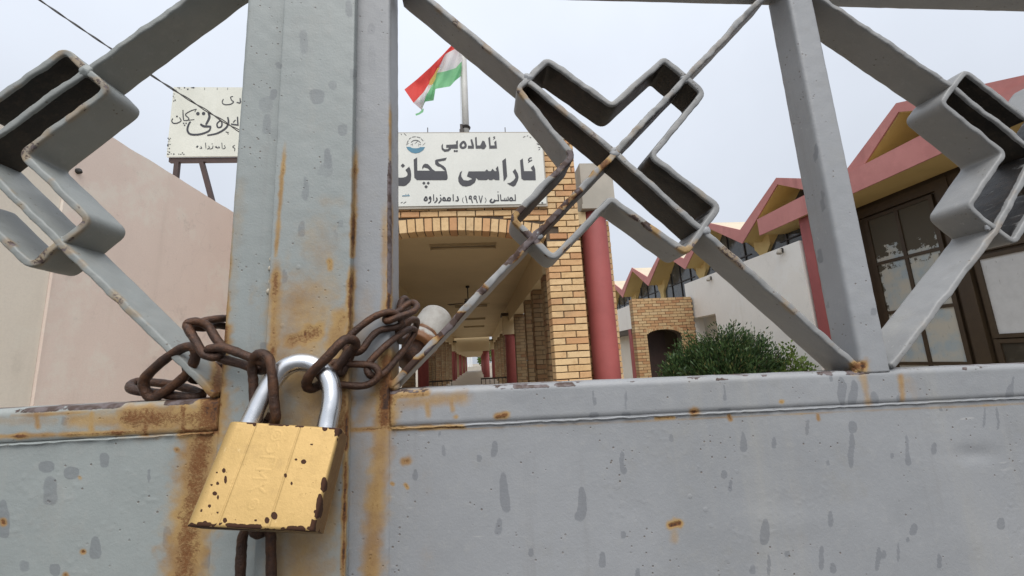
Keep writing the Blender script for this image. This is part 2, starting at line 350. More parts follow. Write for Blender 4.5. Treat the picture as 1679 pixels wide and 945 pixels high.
M['room_glass'] = glass_mat('brown_dusty_glass', (0.05, 0.042, 0.03), 0.45, 0.3, (0.14, 0.12, 0.09)); M['room_glass'].node_tree.nodes['Principled BSDF'].inputs['Specular IOR Level'].default_value = 0.2
def painted_glass():
    t = NT('pane_with_peeling_white_paint'); n = t.noise(5, 6, 0.75); n2 = t.noise(3.2, 4, 0.6); n3 = t.noise(40, 4, 0.7, stretch=(1, 1, 0.2))
    c = t.mix(t.ss(n2, 0.35, 0.7), (0.50, 0.47, 0.39), (0.36, 0.42, 0.44))
    c = t.mix(t.math('MULTIPLY', t.ss(n3, 0.6, 0.7), 0.6), c, (0.2, 0.18, 0.15))
    hole = t.ss(t.math('ADD', n, t.math('MULTIPLY', t.math('SUBTRACT', t.attr('dark_area'), 0.5), 0.42)), 0.50, 0.54)
    c = t.mix(hole, c, (0.085, 0.072, 0.05))
    return t.out(c, t.math('SUBTRACT', 0.7, t.math('MULTIPLY', hole, 0.2)), 0.0, 0.2)
M['painted_glass'] = painted_glass()
def white_glass():
    t = NT('whitewashed_pane'); n3 = t.noise(26, 5, 0.7, stretch=(1, 1, 0.22)); n = t.noise(6, 5, 0.7)
    c = t.mix(t.ss(n, 0.35, 0.7), (0.60, 0.60, 0.585), (0.54, 0.54, 0.525)); c = t.mix(t.math('MULTIPLY', t.ss(n3, 0.63, 0.7), 0.7), c, (0.26, 0.25, 0.23))
    return t.out(c, 0.7)
M['white_glass'] = white_glass()

def leaf_mat(name, stops):
    t = NT(name); rnd = t.attr('tone'); c = t.ramp(rnd, stops)
    c = t.mix(t.math('MULTIPLY', t.ss(t.noise(3.5, 3), 0.45, 0.7), 0.3), c, tuple(x * 1.6 for x in stops[1][1]))
    t.b.inputs['Subsurface Weight'].default_value = 0.0
    m = t.out(c, 0.5, 0.0, 0.35)
    tr = t.n('ShaderNodeBsdfTranslucent'); t.link(c, tr.inputs[0]); ad = t.n('ShaderNodeMixShader'); ad.inputs[0].default_value = 0.25
    out = t.t.nodes['Material Output']; t.link(t.b.outputs[0], ad.inputs[1]); t.link(tr.outputs[0], ad.inputs[2]); t.link(ad.outputs[0], out.inputs[0])
    return m
M['leaf'] = leaf_mat('dark_shrub_leaf', [(0.0, (0.014, 0.032, 0.012)), (0.5, (0.042, 0.082, 0.026)), (0.93, (0.09, 0.14, 0.045)), (0.97, (0.16, 0.14, 0.05))])
M['leaf_light'] = leaf_mat('light_shrub_leaf', [(0.0, (0.06, 0.11, 0.02)), (0.5, (0.11, 0.17, 0.035)), (1.0, (0.17, 0.22, 0.06))])
def flag_mat(name, c):
    t = NT(name); n = t.noise(25, 4)
    cc = t.mix(t.math('MULTIPLY', n, 0.25), c, tuple(x * 0.75 for x in c)); m = t.out(cc, 0.8)
    tr = t.n('ShaderNodeBsdfTranslucent'); t.link(cc, tr.inputs[0]); ad = t.n('ShaderNodeMixShader'); ad.inputs[0].default_value = 0.6
    out = t.t.nodes['Material Output']; t.link(t.b.outputs[0], ad.inputs[1]); t.link(tr.outputs[0], ad.inputs[2]); t.link(ad.outputs[0], out.inputs[0]); return m
M['flag_red'] = flag_mat('flag_red_cloth', (0.72, 0.085, 0.075)); M['flag_white'] = flag_mat('flag_white_cloth', (0.75, 0.74, 0.76))
M['flag_green'] = flag_mat('flag_green_cloth', (0.26, 0.60, 0.33)); M['flag_yellow'] = flag_mat('flag_yellow_cloth', (0.75, 0.55, 0.18))
# ------------------------------------------------------------------ ground
def flat(name, x0, x1, y0, y1, z, mat, parent=None):
    return mesh(name, [(x0, y0, z), (x1, y0, z), (x1, y1, z), (x0, y1, z)], [(0, 1, 2, 3)], mat, parent)
tag(flat('ground', -400, 400, -400, 500, GZ, M['ground']), kind='structure')
tag(flat('street', -400, 400, -60, 0.15, GZ + 0.004, M['asphalt']), kind='structure')
tag(MB().box(-2.6, 1.75, 5.55, 68, GZ - 0.05, GZ + 0.09).build('corridor_floor', M['tiles']), kind='structure')

# ------------------------------------------------------------------ brick pieces
_bm = {}
def brick_mesh(l, d, h, mat):
    k = (round(l, 3), round(d, 3), round(h, 3), mat.name, random.randrange(5))     # a few worn variants of each size
    if k not in _bm:
        b = 0.006; j = lambda s=0.003: random.uniform(-s, s)
        v = [(0, d, 0), (l, d, 0), (l, d, h), (0, d, h), (0, b, 0), (l, b, 0), (l, b, h), (0, b, h)]
        v += [(b + j(), j(), b + j()), (l * 0.5 + j(0.02), j(), b * 0.6 + j(0.002)), (l - b + j(), j(), b + j()), (l - b + j(), j(), h - b + j()), (l * 0.5 + j(0.02), j(), h - b * 0.6 + j(0.002)), (b + j(), j(), h - b + j())]
        f = [(0, 3, 2, 1), (0, 1, 5, 4), (1, 2, 6, 5), (2, 3, 7, 6), (3, 0, 4, 7), (4, 5, 10, 9, 8), (5, 6, 11, 10), (6, 7, 13, 12, 11), (7, 4, 8, 13), (8, 9, 12, 13), (9, 10, 11, 12)]
        me = bpy.data.meshes.new('brick'); me.from_pydata(v, [], f); me.materials.append(mat); _bm[k] = me
    return _bm[k]
def brick(x, y, z, l, d, h, parent, mat=None, rot=0.0):
    ob = bpy.data.objects.new('brick', brick_mesh(l, d, h, mat or M['brick'])); COL.objects.link(ob); ob.parent = parent
    ob.location = (x, y, z); ob.rotation_euler = (random.gauss(0, 0.006), rot + random.gauss(0, 0.004), random.gauss(0, 0.006)); return ob
def brick_pier(mb, x0, x1, y0, y1, z0, z1, ch=0.093, bl=0.27, jt=0.012, proud=0.006):
    """brick courses on all four faces of a pier, added to one mesh"""
    k = 0; z = z0
    while z < z1 - 0.02:
        h = min(ch - jt, z1 - z)
        for (a0, a1, fixed, side) in ((x0, x1, y0, 'S'), (x0, x1, y1, 'N'), (y0, y1, x0, 'W'), (y0, y1, x1, 'E')):
            p = a0 - (bl / 2 if k % 2 else 0)
            while p < a1 - 0.01:
                q0, q1 = max(p, a0), min(p + bl - jt, a1); pr = proud + random.uniform(-0.003, 0.003)
                if q1 - q0 > 0.02:
                    if side == 'S': mb.box(q0, q1, fixed - pr, fixed + 0.02, z, z + h)
                    elif side == 'N': mb.box(q0, q1, fixed - 0.02, fixed + pr, z, z + h)
                    elif side == 'W': mb.box(fixed - pr, fixed + 0.02, q0, q1, z, z + h)
                    else: mb.box(fixed - 0.02, fixed + pr, q0, q1, z, z + h)
                p += bl
        z += ch; k += 1

# ------------------------------------------------------------------ arcade with the brick entrance
arc = tag(empty('arcade', (-0.4, 5.6, GZ)), 'long covered walkway with an arched yellow brick front, red columns and ochre ceiling', 'arcade')
arc_loc = Vector(arc.location)
def loc(ob):                      # parts are written in world coordinates: take the parent's place off again
    ob.location = Vector(ob.location) - ob.parent.location; return ob
YF = 5.6; CA, CR, RI = -0.4, 1.86, 7.0; RE = RI + 0.205
PXL = ((-2.33, -1.84), (1.04, 1.53))
ch, jt = 0.093, 0.013
def arch_z(x, r): return CR - RI + math.sqrt(r * r - (x - CA) ** 2)
core = MB()
for x0, x1 in PXL: core.box(x0 + 0.014, x1 - 0.014, YF + 0.022, YF + 0.27, GZ, arch_z(x1, RE) - 0.03)
pts = [(-2.316, arch_z(-2.316, RI) - 0.0)]
xs = np.linspace(-1.84, 1.04, 25)
poly = [(-2.316, 1.60), (-1.83, 1.60)] + [(x, arch_z(x, RI) + 0.012) for x in xs] + [(1.03, 1.60), (1.516, 1.60), (1.516, 3.25), (-2.316, 3.25)]
core.prism(poly, 'Y', YF + 0.024, YF + 0.25)
loc(core.build('front_wall', M['mortar'], arc))
nb = 0
for (x0, x1) in PXL:                                     # piers: one long and one short brick to a course
    z = GZ; k = 0
    while z < 1.66:
        Lg, Sh = 0.315, x1 - x0 - 0.315 - jt
        xa = x0
        for l in ((Lg, Sh) if k % 2 else (Sh, Lg)):
            loc(brick(xa, YF + random.uniform(-0.004, 0.004), z + random.uniform(-0.0015, 0.0015), l, 0.26, ch - jt, arc)); xa += l + jt; nb += 1
        z += ch; k += 1
# voussoirs standing on the arch
nv = 25; a0 = math.asin((1.04 - CA) / RI)
for i in range(nv):
    t0 = -a0 + 2 * a0 * i / nv; l = 2 * a0 * RI / nv - jt
    b_ = brick(CA + RI * math.sin(t0), YF + random.uniform(-0.012, 0.0), CR - RI + RI * math.cos(t0), l, 0.26, 0.195, arc, rot=t0 + a0 / nv); loc(b_); nb += 1
# courses above
z = 1.70; k = 0
while z < 3.24:
    x = -2.33 - (0.13 if k % 2 else 0)
    while x < 1.5:
        xa, xb = max(x, -2.33), min(x + 0.25, 1.53)
        xm = (xa + xb) / 2; zlo = z
        if abs(xm - CA) < 1.5: zlo = max(z, max(arch_z(min(max(q, CA - 1.6), CA + 1.6), RE) for q in (xa, xb, xm)) + 0.008)
        hid = (z > 2.28 and z + ch < 3.26 and xa > -1.8 and xb < 0.98)
        if z + ch - jt - zlo > 0.028 and xb - xa > 0.035 and not hid:
            loc(brick(xa, YF + random.uniform(-0.005, 0.005), zlo, round(xb - xa, 2), 0.25, round(z + ch - jt - zlo, 2), arc)); nb += 1
        x += 0.25 + jt
    z += ch; k += 1
loc(MB().box(-2.36, 1.55, YF - 0.01, YF + 0.27, 3.252, 3.30).build('coping', M['concrete'], arc))
# capitals, round columns and the brick walls behind them, either side of the front
for sx in (-1, 1):
    X = lambda v: v if sx > 0 else -0.8 - v
    b = lambda u, v: (min(X(u), X(v)), max(X(u), X(v)))
    c0, c1 = b(1.67, 2.18)
    cap = MB(); cap.box(c0, c1, 5.80, 6.32, 2.29, 2.965); cap.box(c0 - 0.02, c1 + 0.02, 5.78, 6.34, 2.22, 2.289)
    loc(cap.build('capital', M['concrete'], arc))
    n = 40; cx = X(1.885); col = MB()
    col.tube([(cx, 6.05, GZ), (cx, 6.05, GZ + 1.2), (cx, 6.05, 2.14), (cx, 6.05, 2.22)], [0.2, 0.2, 0.197, 0.185], n)
    loc(col.build('column', M['red_paint'], arc, smooth=True))
    w0, w1 = b(1.5, 2.24)
    loc(MB().box(w0 + 0.012, w1 - 0.012, 6.372, 6.60, GZ, 2.22).build('wing_wall', M['mortar'], arc))
    mb = MB(); brick_pier(mb, w0, w1, 6.37, 6.61, GZ, 2.21)
    tag(loc(mb.build('brickwork', M['brick'], arc, tone=True)), kind='stuff')
# walkway: ceiling, edge beams, piers, columns
loc(MB().box(-2.5, 1.72, 5.87, 33.0, 2.0, 2.2).build('ceiling', M['ceiling'], arc))
for x0, x1 in ((-2.2, -1.88), (1.12, 1.42)):
    loc(MB().box(x0, x1, 6.62, 33.0, 1.40, 1.998).build('edge_beam', M['ceiling'], arc))
ypier = [6.66, 8.1, 9.5, 12.4, 16.9, 18.3, 21.2, 24.0, 26.8, 29.6]
for x0, x1 in ((-2.25, -1.9), (1.14, 1.45)):
    for i, y in enumerate(ypier):
        loc(MB().box(x0 + 0.01, x1 - 0.01, y + 0.01, y + 0.30, GZ, 1.398).build('pier', M['mortar'], arc))
        mb = MB(); brick_pier(mb, x0, x1, y, y + 0.31, GZ, 1.395)
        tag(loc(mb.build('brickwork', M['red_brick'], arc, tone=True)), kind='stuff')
    for y in (14.8, 31.5):
        xm = (x0 + x1) / 2; s = -1 if xm > 0 else 1
        loc(MB().tube([(xm + s * 0.13, y, GZ), (xm + s * 0.13, y, 0.86), (xm + s * 0.13, y, 0.94)], [0.19, 0.19, 0.23], 28).build('column', M['red_paint'], arc, smooth=True))
        loc(MB().box(xm - 0.26 + s * 0.13, xm + 0.26 + s * 0.13, y - 0.26, y + 0.26, 0.94, 1.60).build('capital', M['ceiling'], arc))
        loc(MB().box(xm - 0.31 + s * 0.13, xm + 0.31 + s * 0.13, y - 0.31, y + 0.31, 1.60, 1.70).build('cornice', M['timber'], arc))
# the lower second walkway beyond
loc(MB().box(-2.36, 0.93, 33.2, 33.6, 0.93, 2.02).build('cross_beam', M['ceiling'], arc))
loc(MB().box(-2.36, 0.93, 33.6, 66.0, 0.93, 1.15).build('ceiling', M['ceiling'], arc))
for x in (-2.05, 0.62):
    for y in (34.4, 44, 54, 64):
        loc(MB().tube([(x, y, GZ), (x, y, 0.93)], 0.26, 20).build('column', M['red_paint'], arc, smooth=True))
for x0, x1 in ((-2.3, -1.85), (0.45, 0.9)):
    for y in (39, 49, 59):
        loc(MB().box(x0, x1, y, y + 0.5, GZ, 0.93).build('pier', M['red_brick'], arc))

# low black railings across the walkway sides
def railing(x0, x1, y, label):
    rl = tag(empty('railing', ((x0 + x1) / 2, y, GZ + 0.09)), label, 'railing')
    for z in (-0.62, -1.05): loc(MB().box(x0, x1, y - 0.025, y + 0.025, z, z + 0.05).build('rail', M['dark_metal'], rl))
    n = int((x1 - x0) / 0.16)
    for i in range(n + 1):
        x = x0 + 0.02 + (x1 - x0 - 0.04) * i / n
        loc(MB().box(x - 0.012, x + 0.012, y - 0.012, y + 0.012, GZ + 0.09, -0.62).build('baluster', M['dark_metal'], rl))
railing(-1.9, -1.0, 15.6, 'black metal railing on the left side of the walkway, far inside')
railing(0.05, 1.05, 15.6, 'black metal railing on the right side of the walkway, far inside')

# strip lights on the ceiling and the hanging lamp
lights = [(6.75, 'nearest strip light, just inside the brick arch'), (14.2, 'second strip light along the walkway ceiling'),
          (18.5, 'third strip light along the walkway ceiling'), (22.5, 'fourth and farthest strip light along the walkway ceiling')]
for y, lb in lights:
    r_ = tag(empty('strip_light', (-0.19, y, 2.0)), lb, 'light', 'strip lights under the walkway ceiling')
    loc(MB().box(-0.75, 0.37, y - 0.05, y + 0.05, 1.955, 1.998).build('housing', M['tube'], r_))
    t_ = MB(); t_.tube([(-0.73, y, 1.93), (0.35, y, 1.93)], 0.018, 10); loc(t_.build('tube', M['tube'], r_, smooth=True))
    for x in (-0.74, 0.345): loc(MB().box(x, x + 0.02, y - 0.025, y + 0.025, 1.905, 1.954).build('end_cap', M['tube'], r_))
hl = tag(empty('ceiling_fan', (-0.22, 10.6, 2.0)), 'dark ceiling fan on a short rod under the walkway ceiling', 'fan')
loc(MB().tube([(-0.22, 10.6, 1.998), (-0.22, 10.6, 1.95), (-0.22, 10.6, 1.93), (-0.22, 10.6, 1.60)], [0.05, 0.05, 0.014, 0.014], 12).build('rod', M['dark_metal'], hl))
loc(MB().tube([(-0.22, 10.6, 1.62), (-0.22, 10.6, 1.6), (-0.22, 10.6, 1.52), (-0.22, 10.6, 1.48)], [0.04, 0.1, 0.1, 0.05], 18).build('motor', M['dark_metal'], hl, smooth=True))
for k in range(3):
    an = 0.5 + k * 2.094; c, s_ = math.cos(an), math.sin(an); q = MB()
    q.add([(-0.22 + c * r - s_ * wd, 10.6 + s_ * r + c * wd, 1.555 + dz) for r, wd, dz in ((0.1, 0.03, 0), (0.1, -0.03, 0), (0.62, -0.06, 0), (0.62, 0.06, 0.02))]
          + [(-0.22 + c * r - s_ * wd, 10.6 + s_ * r + c * wd, 1.548 + dz) for r, wd, dz in ((0.1, 0.03, 0), (0.1, -0.03, 0), (0.62, -0.06, 0), (0.62, 0.06, 0.02))],
          [(0, 1, 2, 3), (7, 6, 5, 4), (0, 4, 5, 1), (1, 5, 6, 2), (2, 6, 7, 3), (3, 7, 4, 0)])
    loc(q.build('blade', M['timber'], hl))

# far end of the walkway
tag(MB().box(-8, 8, 72, 72.25, GZ, -0.62).build('boundary_wall', M['concrete']), 'low tan boundary wall at the far end of the walkway', 'wall')
fb = tag(empty('corrugated_shed', (-5, 78, GZ)), 'white corrugated shed beyond the far boundary wall', 'shed')
for i in range(24):
    loc(MB().box(-9 + i * 0.33, -9 + i * 0.33 + 0.22, 78 + (i % 2) * 0.05, 78.3, GZ, 3.4).build('sheet', M['far_white'], fb))

# ------------------------------------------------------------------ leaves
def leaves(n, sampler, size, narrow, out):
    """n small pointed leaf faces; sampler gives (point, outward direction)"""
    for _ in range(n):
        p, d = sampler(); d = (d + Vector((random.gauss(0, 0.45), random.gauss(0, 0.45), random.gauss(0.25, 0.4)))).normalized()
        s = d.cross(Vector((random.gauss(0, 1), random.gauss(0, 1), random.gauss(0, 1)))).normalized(); L = size * random.uniform(0.6, 1.35); w_ = L * narrow
        nn = d.cross(s) * w_ * 0.5
        out.add([p, p + d * L * 0.5 + s * w_, p + d * L, p + d * L * 0.5 - s * w_ + nn * 0.3], [(0, 1, 2, 3)])
tr = tag(empty('tree', (2.6, 76, GZ)), 'leafy green tree beyond the far boundary wall', 'tree')
q = MB(); q.tube([(2.6, 76, GZ), (2.5, 76, 0.2), (2.3, 76, 1.6)], [0.16, 0.12, 0.06], 8); loc(q.build('trunk', M['stem'], tr))
q = MB()
def smp():
    c = random.choice([(-0.2, 1.2, 1.4), (1.4, 1.6, 1.5), (2.6, 0.9, 1.3), (1.0, 2.8, 1.3), (-0.6, 0.3, 0.9)])
    d = Vector((random.gauss(0, 1), random.gauss(0, 1), random.gauss(0, 1))).normalized(); return Vector((c[0] + 1.4, 76, c[1])) + d * c[2] * random.uniform(0.5, 1), d
leaves(2600, smp, 0.32, 0.32, q); loc(q.build('crown', M['leaf_light'], tr, tone=True))

# ------------------------------------------------------------------ school building with the folded roof
sch = tag(empty('school_building', (7.0, 12, GZ)), 'long building with a zigzag folded roof, salmon fascia and dark windows', 'building')
XE, XG = 7.0, 7.53
ZR, ZV, HB = 3.82, 3.07, 1.508
ridges = [17.33 + HB * 2 * k for k in (2, 1, 0, -1, -2, -3, -4, -5)]
def uz(z): return z - 0.17                       # underside of the plates
for yr in ridges:
    yc = yr; yr = yr + (0.26 if abs(yr - 5.27) < 0.1 else 0.0)
    for s in (-1, 1):
        yv = yc + s * HB
        a_ = [(yr, ZR), (yv, ZV), (yv, ZV - 0.3), (yr, ZR - 0.17)] if s > 0 else [(yv, ZV), (yr, ZR), (yr, ZR - 0.17), (yv, ZV - 0.3)]
        # plate: pale top, ochre underside
        q = MB(); y0, y1 = yr, yv
        q.add([(XE + 0.002, yr, ZR - 0.02), (XE + 0.002, yv, ZV - 0.02), (13.5, yv, ZV - 0.02), (13.5, yr, ZR - 0.02)], [(0, 1, 2, 3)] if s < 0 else [(3, 2, 1, 0)])
        loc(q.build('roof_plate', M['roof_top'], sch))
        q = MB(); q.prism([(yr, ZR - 0.03), (yv, ZV - 0.03), (yv, ZV - 0.34), (yr, ZR - 0.165)], 'X', XE + 0.003, 13.5)
        loc(q.build('soffit', M['yellow_plaster'], sch))
    # salmon fascia of the bay
    q = MB(); q.prism([(yr, ZR + 0.01), (yc + HB, ZV + 0.01), (yc + HB, ZV - 0.365), (yr, ZR - 0.15), (yc - HB, ZV - 0.365), (yc - HB, ZV + 0.01)], 'X', XE - 0.03, XE)
    loc(q.build('fascia', M['pink_paint'], sch))
    if yr > 7:
        # glazing of the bay
        y0, y1 = max(yr - HB + 0.15, 8.02), yr + HB - 0.15
        ub = lambda y: ZR - 0.165 - (ZR - 0.165 - (ZV - 0.34)) * abs(y - yr) / HB
        g = [(y0, 1.9), (y1, 1.9), (y1, 2.42), (y1 - 0.2, 2.62), (yr, ub(yr) - 0.0), (y0 + 0.2, 2.62), (y0, 2.42)]
        wn = loc(MB().prism(g, 'X', XG + 0.06, XG + 0.08).build('window', M['glass'], sch))
        wl = Vector(wn.location)
        for dy in (-0.72, 0.0, 0.72):
            if yr + dy < 8.1: continue
            top = min(ub(yr + dy) - 0.02, 2.62 + (1.158 - abs(dy)) * 0.9)
            m_ = MB().box(XG + 0.03, XG + 0.058, yr + dy - 0.018, yr + dy + 0.018, 1.9, top).build('mullion', M['dark_metal'], wn); m_.location = -Vector(sch.location) - wn.location
        for zz in (2.55,):
            hw = 1.33 if zz < 2.5 else 0.95
            m_ = MB().box(XG + 0.028, XG + 0.056, max(yr - hw, 8.02), yr + hw, zz - 0.015, zz + 0.015).build('mullion', M['dark_metal'], wn); m_.location = -Vector(sch.location) - wn.location
# pillars at the valleys, flared under the roof
for yr in ridges:
    yv = yr + HB
    if yv < 9: continue
    q = MB(); q.prism([(yv - 0.15, 1.88), (yv + 0.15, 1.88), (yv + 0.15, 2.42), (yv + 0.30, 2.60), (yv + 0.30, 2.95), (yv - 0.30, 2.95), (yv - 0.30, 2.60), (yv - 0.15, 2.42)], 'X', XG - 0.02, XG + 0.2)
    loc(q.build('pillar', M['yellow_plaster'], sch))
loc(MB().box(XG, XG + 0.25, 9.0, 26.0, GZ, 1.878).build('rear_wall', M['cream_plaster'], sch))
# white wall with the recess at its far end
q = MB(); q.prism([(8.0, GZ), (11.47, GZ), (11.47, 1.06), (12.75, 1.06), (12.75, GZ), (13.03, GZ), (13.03, 2.24), (8.0, 2.24)], 'X', 6.998, 7.35)
loc(q.build('white_wall', M['white_plaster'], sch))
loc(MB().box(6.99, 7.34, 17.6, 26, 1.16, 2.24).build('white_beam', M['white_plaster'], sch))
loc(MB().box(7.0, 7.26, 18.3, 18.62, GZ, 1.158).build('column', M['red_paint'], sch))
loc(MB().box(7.02, 7.3, 17.6, 26, 0.92, 1.156).build('lintel', M['timber'], sch))
# near end: canopy beam, red post, timber window wall
loc(MB().box(6.93, 7.80, -1.0, 9.02, 2.70, 3.075).build('canopy_slab', M['yellow_plaster'], sch))
loc(MB().box(6.90, 6.93, -1.0, 9.02, 2.68, 3.09).build('canopy_fascia', M['pink_paint'], sch))
loc(MB().box(7.02, 7.27, 7.68, 7.93, GZ, 2.70).build('red_post', M['red_paint'], sch))
XW = 7.8
loc(MB().box(XW + 0.05, XW + 0.3, -1.0, 8.0, GZ, 3.0).build('window_wall', M['timber'], sch))
loc(MB().box(7.27, XW + 0.05, 7.8, 7.99, GZ, 2.69).build('return_wall', M['timber'], sch))
def frame_window(y0, y1, zs, ncol, mats, dark_area):
    wd = MB()
    wd.box(XW, XW + 0.048, y0 - 0.07, y0, zs[-1] - 0.06, zs[0] + 0.06); wd.box(XW, XW + 0.048, y1, y1 + 0.07, zs[-1] - 0.06, zs[0] + 0.06)
    wd.box(XW + 0.001, XW + 0.048, y0, y1, zs[0], zs[0] + 0.06); wd.box(XW + 0.001, XW + 0.048, y0, y1, zs[-1] - 0.06, zs[-1])
    win = loc(wd.build('window', M['timber'], sch)); off = -Vector(sch.location) - win.location
    for i in range(1, ncol):
        y = y0 + (y1 - y0) * i / ncol; m_ = MB().box(XW + 0.003, XW + 0.046, y - 0.03, y + 0.03, zs[-1], zs[0]).build('mullion', M['timber'], win); m_.location = off
    for j in range(len(zs) - 1):
        if j:
            m_ = MB().box(XW + 0.005, XW + 0.044, y0, y1, zs[j] - 0.028, zs[j] + 0.028).build('glazing_bar', M['timber'], win); m_.location = off
        for i in range(ncol):
            ya, yb = y0 + (y1 - y0) * i / ncol, y0 + (y1 - y0) * (i + 1) / ncol
            nseg = 14; vs = []; fs = []; bv = []
            for b_ in range(nseg + 1):
                for a_ in range(nseg + 1):
                    vs.append((XW + 0.026, ya + (yb - ya) * a_ / nseg, zs[j + 1] + (zs[j] - zs[j + 1]) * b_ / nseg)); bv.append(dark_area(j, i, b_ / nseg, a_ / nseg))
            for b_ in range(nseg):
                for a_ in range(nseg): k_ = b_ * (nseg + 1) + a_; fs.append((k_, k_ + nseg + 1, k_ + nseg + 2, k_ + 1))
            p_ = mesh('pane', vs, fs, mats(j, i), win); attr(p_, 'dark_area', bv); p_.location = off
frame_window(6.06, 7.17, [2.37, 1.49, 0.53, -0.42, -1.0], 2, lambda j, i: M['painted_glass'],
             lambda j, i, b, a: (1.3 if b > 0.42 else (0.75 - i * 0.15 if b > 0.12 else 0.45)) if j == 0 else (0.55 if (a > 0.86 and i) else (0.5 if b > 0.85 and j == 1 else -0.1)))
frame_window(4.45, 5.58, [1.17, 0.02], 1, lambda j, i: M['white_glass'], lambda j, i, b, a: 0)
frame_window(4.45, 5.58, [-0.12, -1.0], 1, lambda j, i: M['room_glass'], lambda j, i, b, a: 0)
frame_window(4.45, 5.58, [2.37, 1.34], 2, lambda j, i: M['room_glass'], lambda j, i, b, a: 0)
frame_window(2.75, 3.85, [2.37, 1.49, 0.53, -0.42, -1.0], 2, lambda j, i: M['painted_glass'], lambda j, i, b, a: 0.7 if j == 0 else 0.3)
loc(MB().box(XW - 0.04, XW + 0.049, 5.70, 5.90, GZ, 2.62).build('timber_post', M['timber'], sch))
loc(MB().box(XW - 0.02, XW + 0.049, 4.0, 7.78, 2.46, 2.62).build('head_beam', M['timber'], sch))
# small wall lamps on the white wall
for y, z, lb in ((8.5, 2.16, 'small grey lamp on the white wall nearest the red post'), (11.43, 2.12, 'small grey lamp on the white wall above the recess')):
    l_ = tag(empty('wall_lamp', (6.98, y, z)), lb, 'lamp', 'lamps on the white wall')
    loc(MB().box(6.95, 6.999, y - 0.03, y + 0.03, z - 0.05, z + 0.05).build('bracket', M['dark_metal'], l_))
    loc(MB().tube([(6.955, y, z + 0.02), (6.91, y - 0.01, z - 0.01), (6.89, y - 0.02, z - 0.06), (6.885, y - 0.02, z - 0.09)], [0.03, 0.045, 0.06, 0.05], 12).build('shade', M['concrete'], l_, smooth=True))

# brick porch in front of the school building
por = tag(empty('brick_porch', (6.0, 12.6, GZ)), 'orange brick porch with an arched doorway behind the shrub', 'porch')
px0, px1, ox0, ox1, pz = 4.97, 6.96, 5.33, 6.45, 1.72
def parch(x): t = (x - (ox0 + ox1) / 2) / ((ox1 - ox0) / 2); return 0.50 + 0.24 * math.sqrt(max(0, 1 - t * t * 0.92))
ax = np.linspace(ox0, ox1, 17)
poly = [(px0, GZ), (ox0, GZ)] + [(x, parch(x)) for x in ax] + [(ox1, GZ), (px1, GZ), (px1, pz), (px0, pz)]
loc(MB().prism(poly, 'Y', 12.62, 12.87).build('porch_wall', M['mortar'], por))
loc(MB().box(px0 + 0.3, px1, 12.872, 13.6, pz - 0.2, pz - 0.02).build('roof_slab', M['concrete'], por))
loc(MB().box(5.42, px1, 13.6, 13.75, GZ, pz - 0.03).build('inner_wall', M['timber'], por))
loc(MB().box(5.55, 6.35, 13.56, 13.598, GZ, 0.7).build('door', M['brown_metal'], por))
loc(MB().box(5.62, 5.66, 13.54, 13.559, GZ, 0.7).build('door_stile', M['cream_plaster'], por))
q = MB(); z = GZ; k = 0
while z < pz - 0.02:
    x = px0 - (0.13 if k % 2 else 0)
    while x < px1:
        xa, xb = max(x, px0), min(x + 0.248, px1)
        for (s0, s1) in (((xa, xb),) if (z + 0.08 > 0.78 or xb < ox0 or xa > ox1) else ((xa, min(xb, ox0)), (max(xa, ox1), xb))):
            if s1 - s0 > 0.03:
                if z + 0.08 <= 0.78 or z > 0.74: q.box(s0 - (0.012 if s0 == px0 else 0), s1, 12.60 - random.uniform(0, 0.012), 12.875 if s0 == px0 else 12.64, z, z + 0.078)
        x += 0.262
    z += 0.09; k += 1
for i in range(20):                                       # arch ring and the pieces beside it
    xa = ox0 + (ox1 - ox0) * i / 20; xb = xa + (ox1 - ox0) / 20 - 0.008; za = max(parch(xa), parch(xb))
    q.add([(xa, 12.59, za), (xb, 12.59, za), (xb, 12.59, 0.80), (xa, 12.59, 0.80), (xa, 12.64, za), (xb, 12.64, za), (xb, 12.64, 0.80), (xa, 12.64, 0.80)],
          [(0, 1, 2, 3), (7, 6, 5, 4), (0, 4, 5, 1), (1, 5, 6, 2), (2, 6, 7, 3), (3, 7, 4, 0)])
tag(loc(q.build('brickwork', M['porch_brick'], por, tone=True)), kind='stuff')

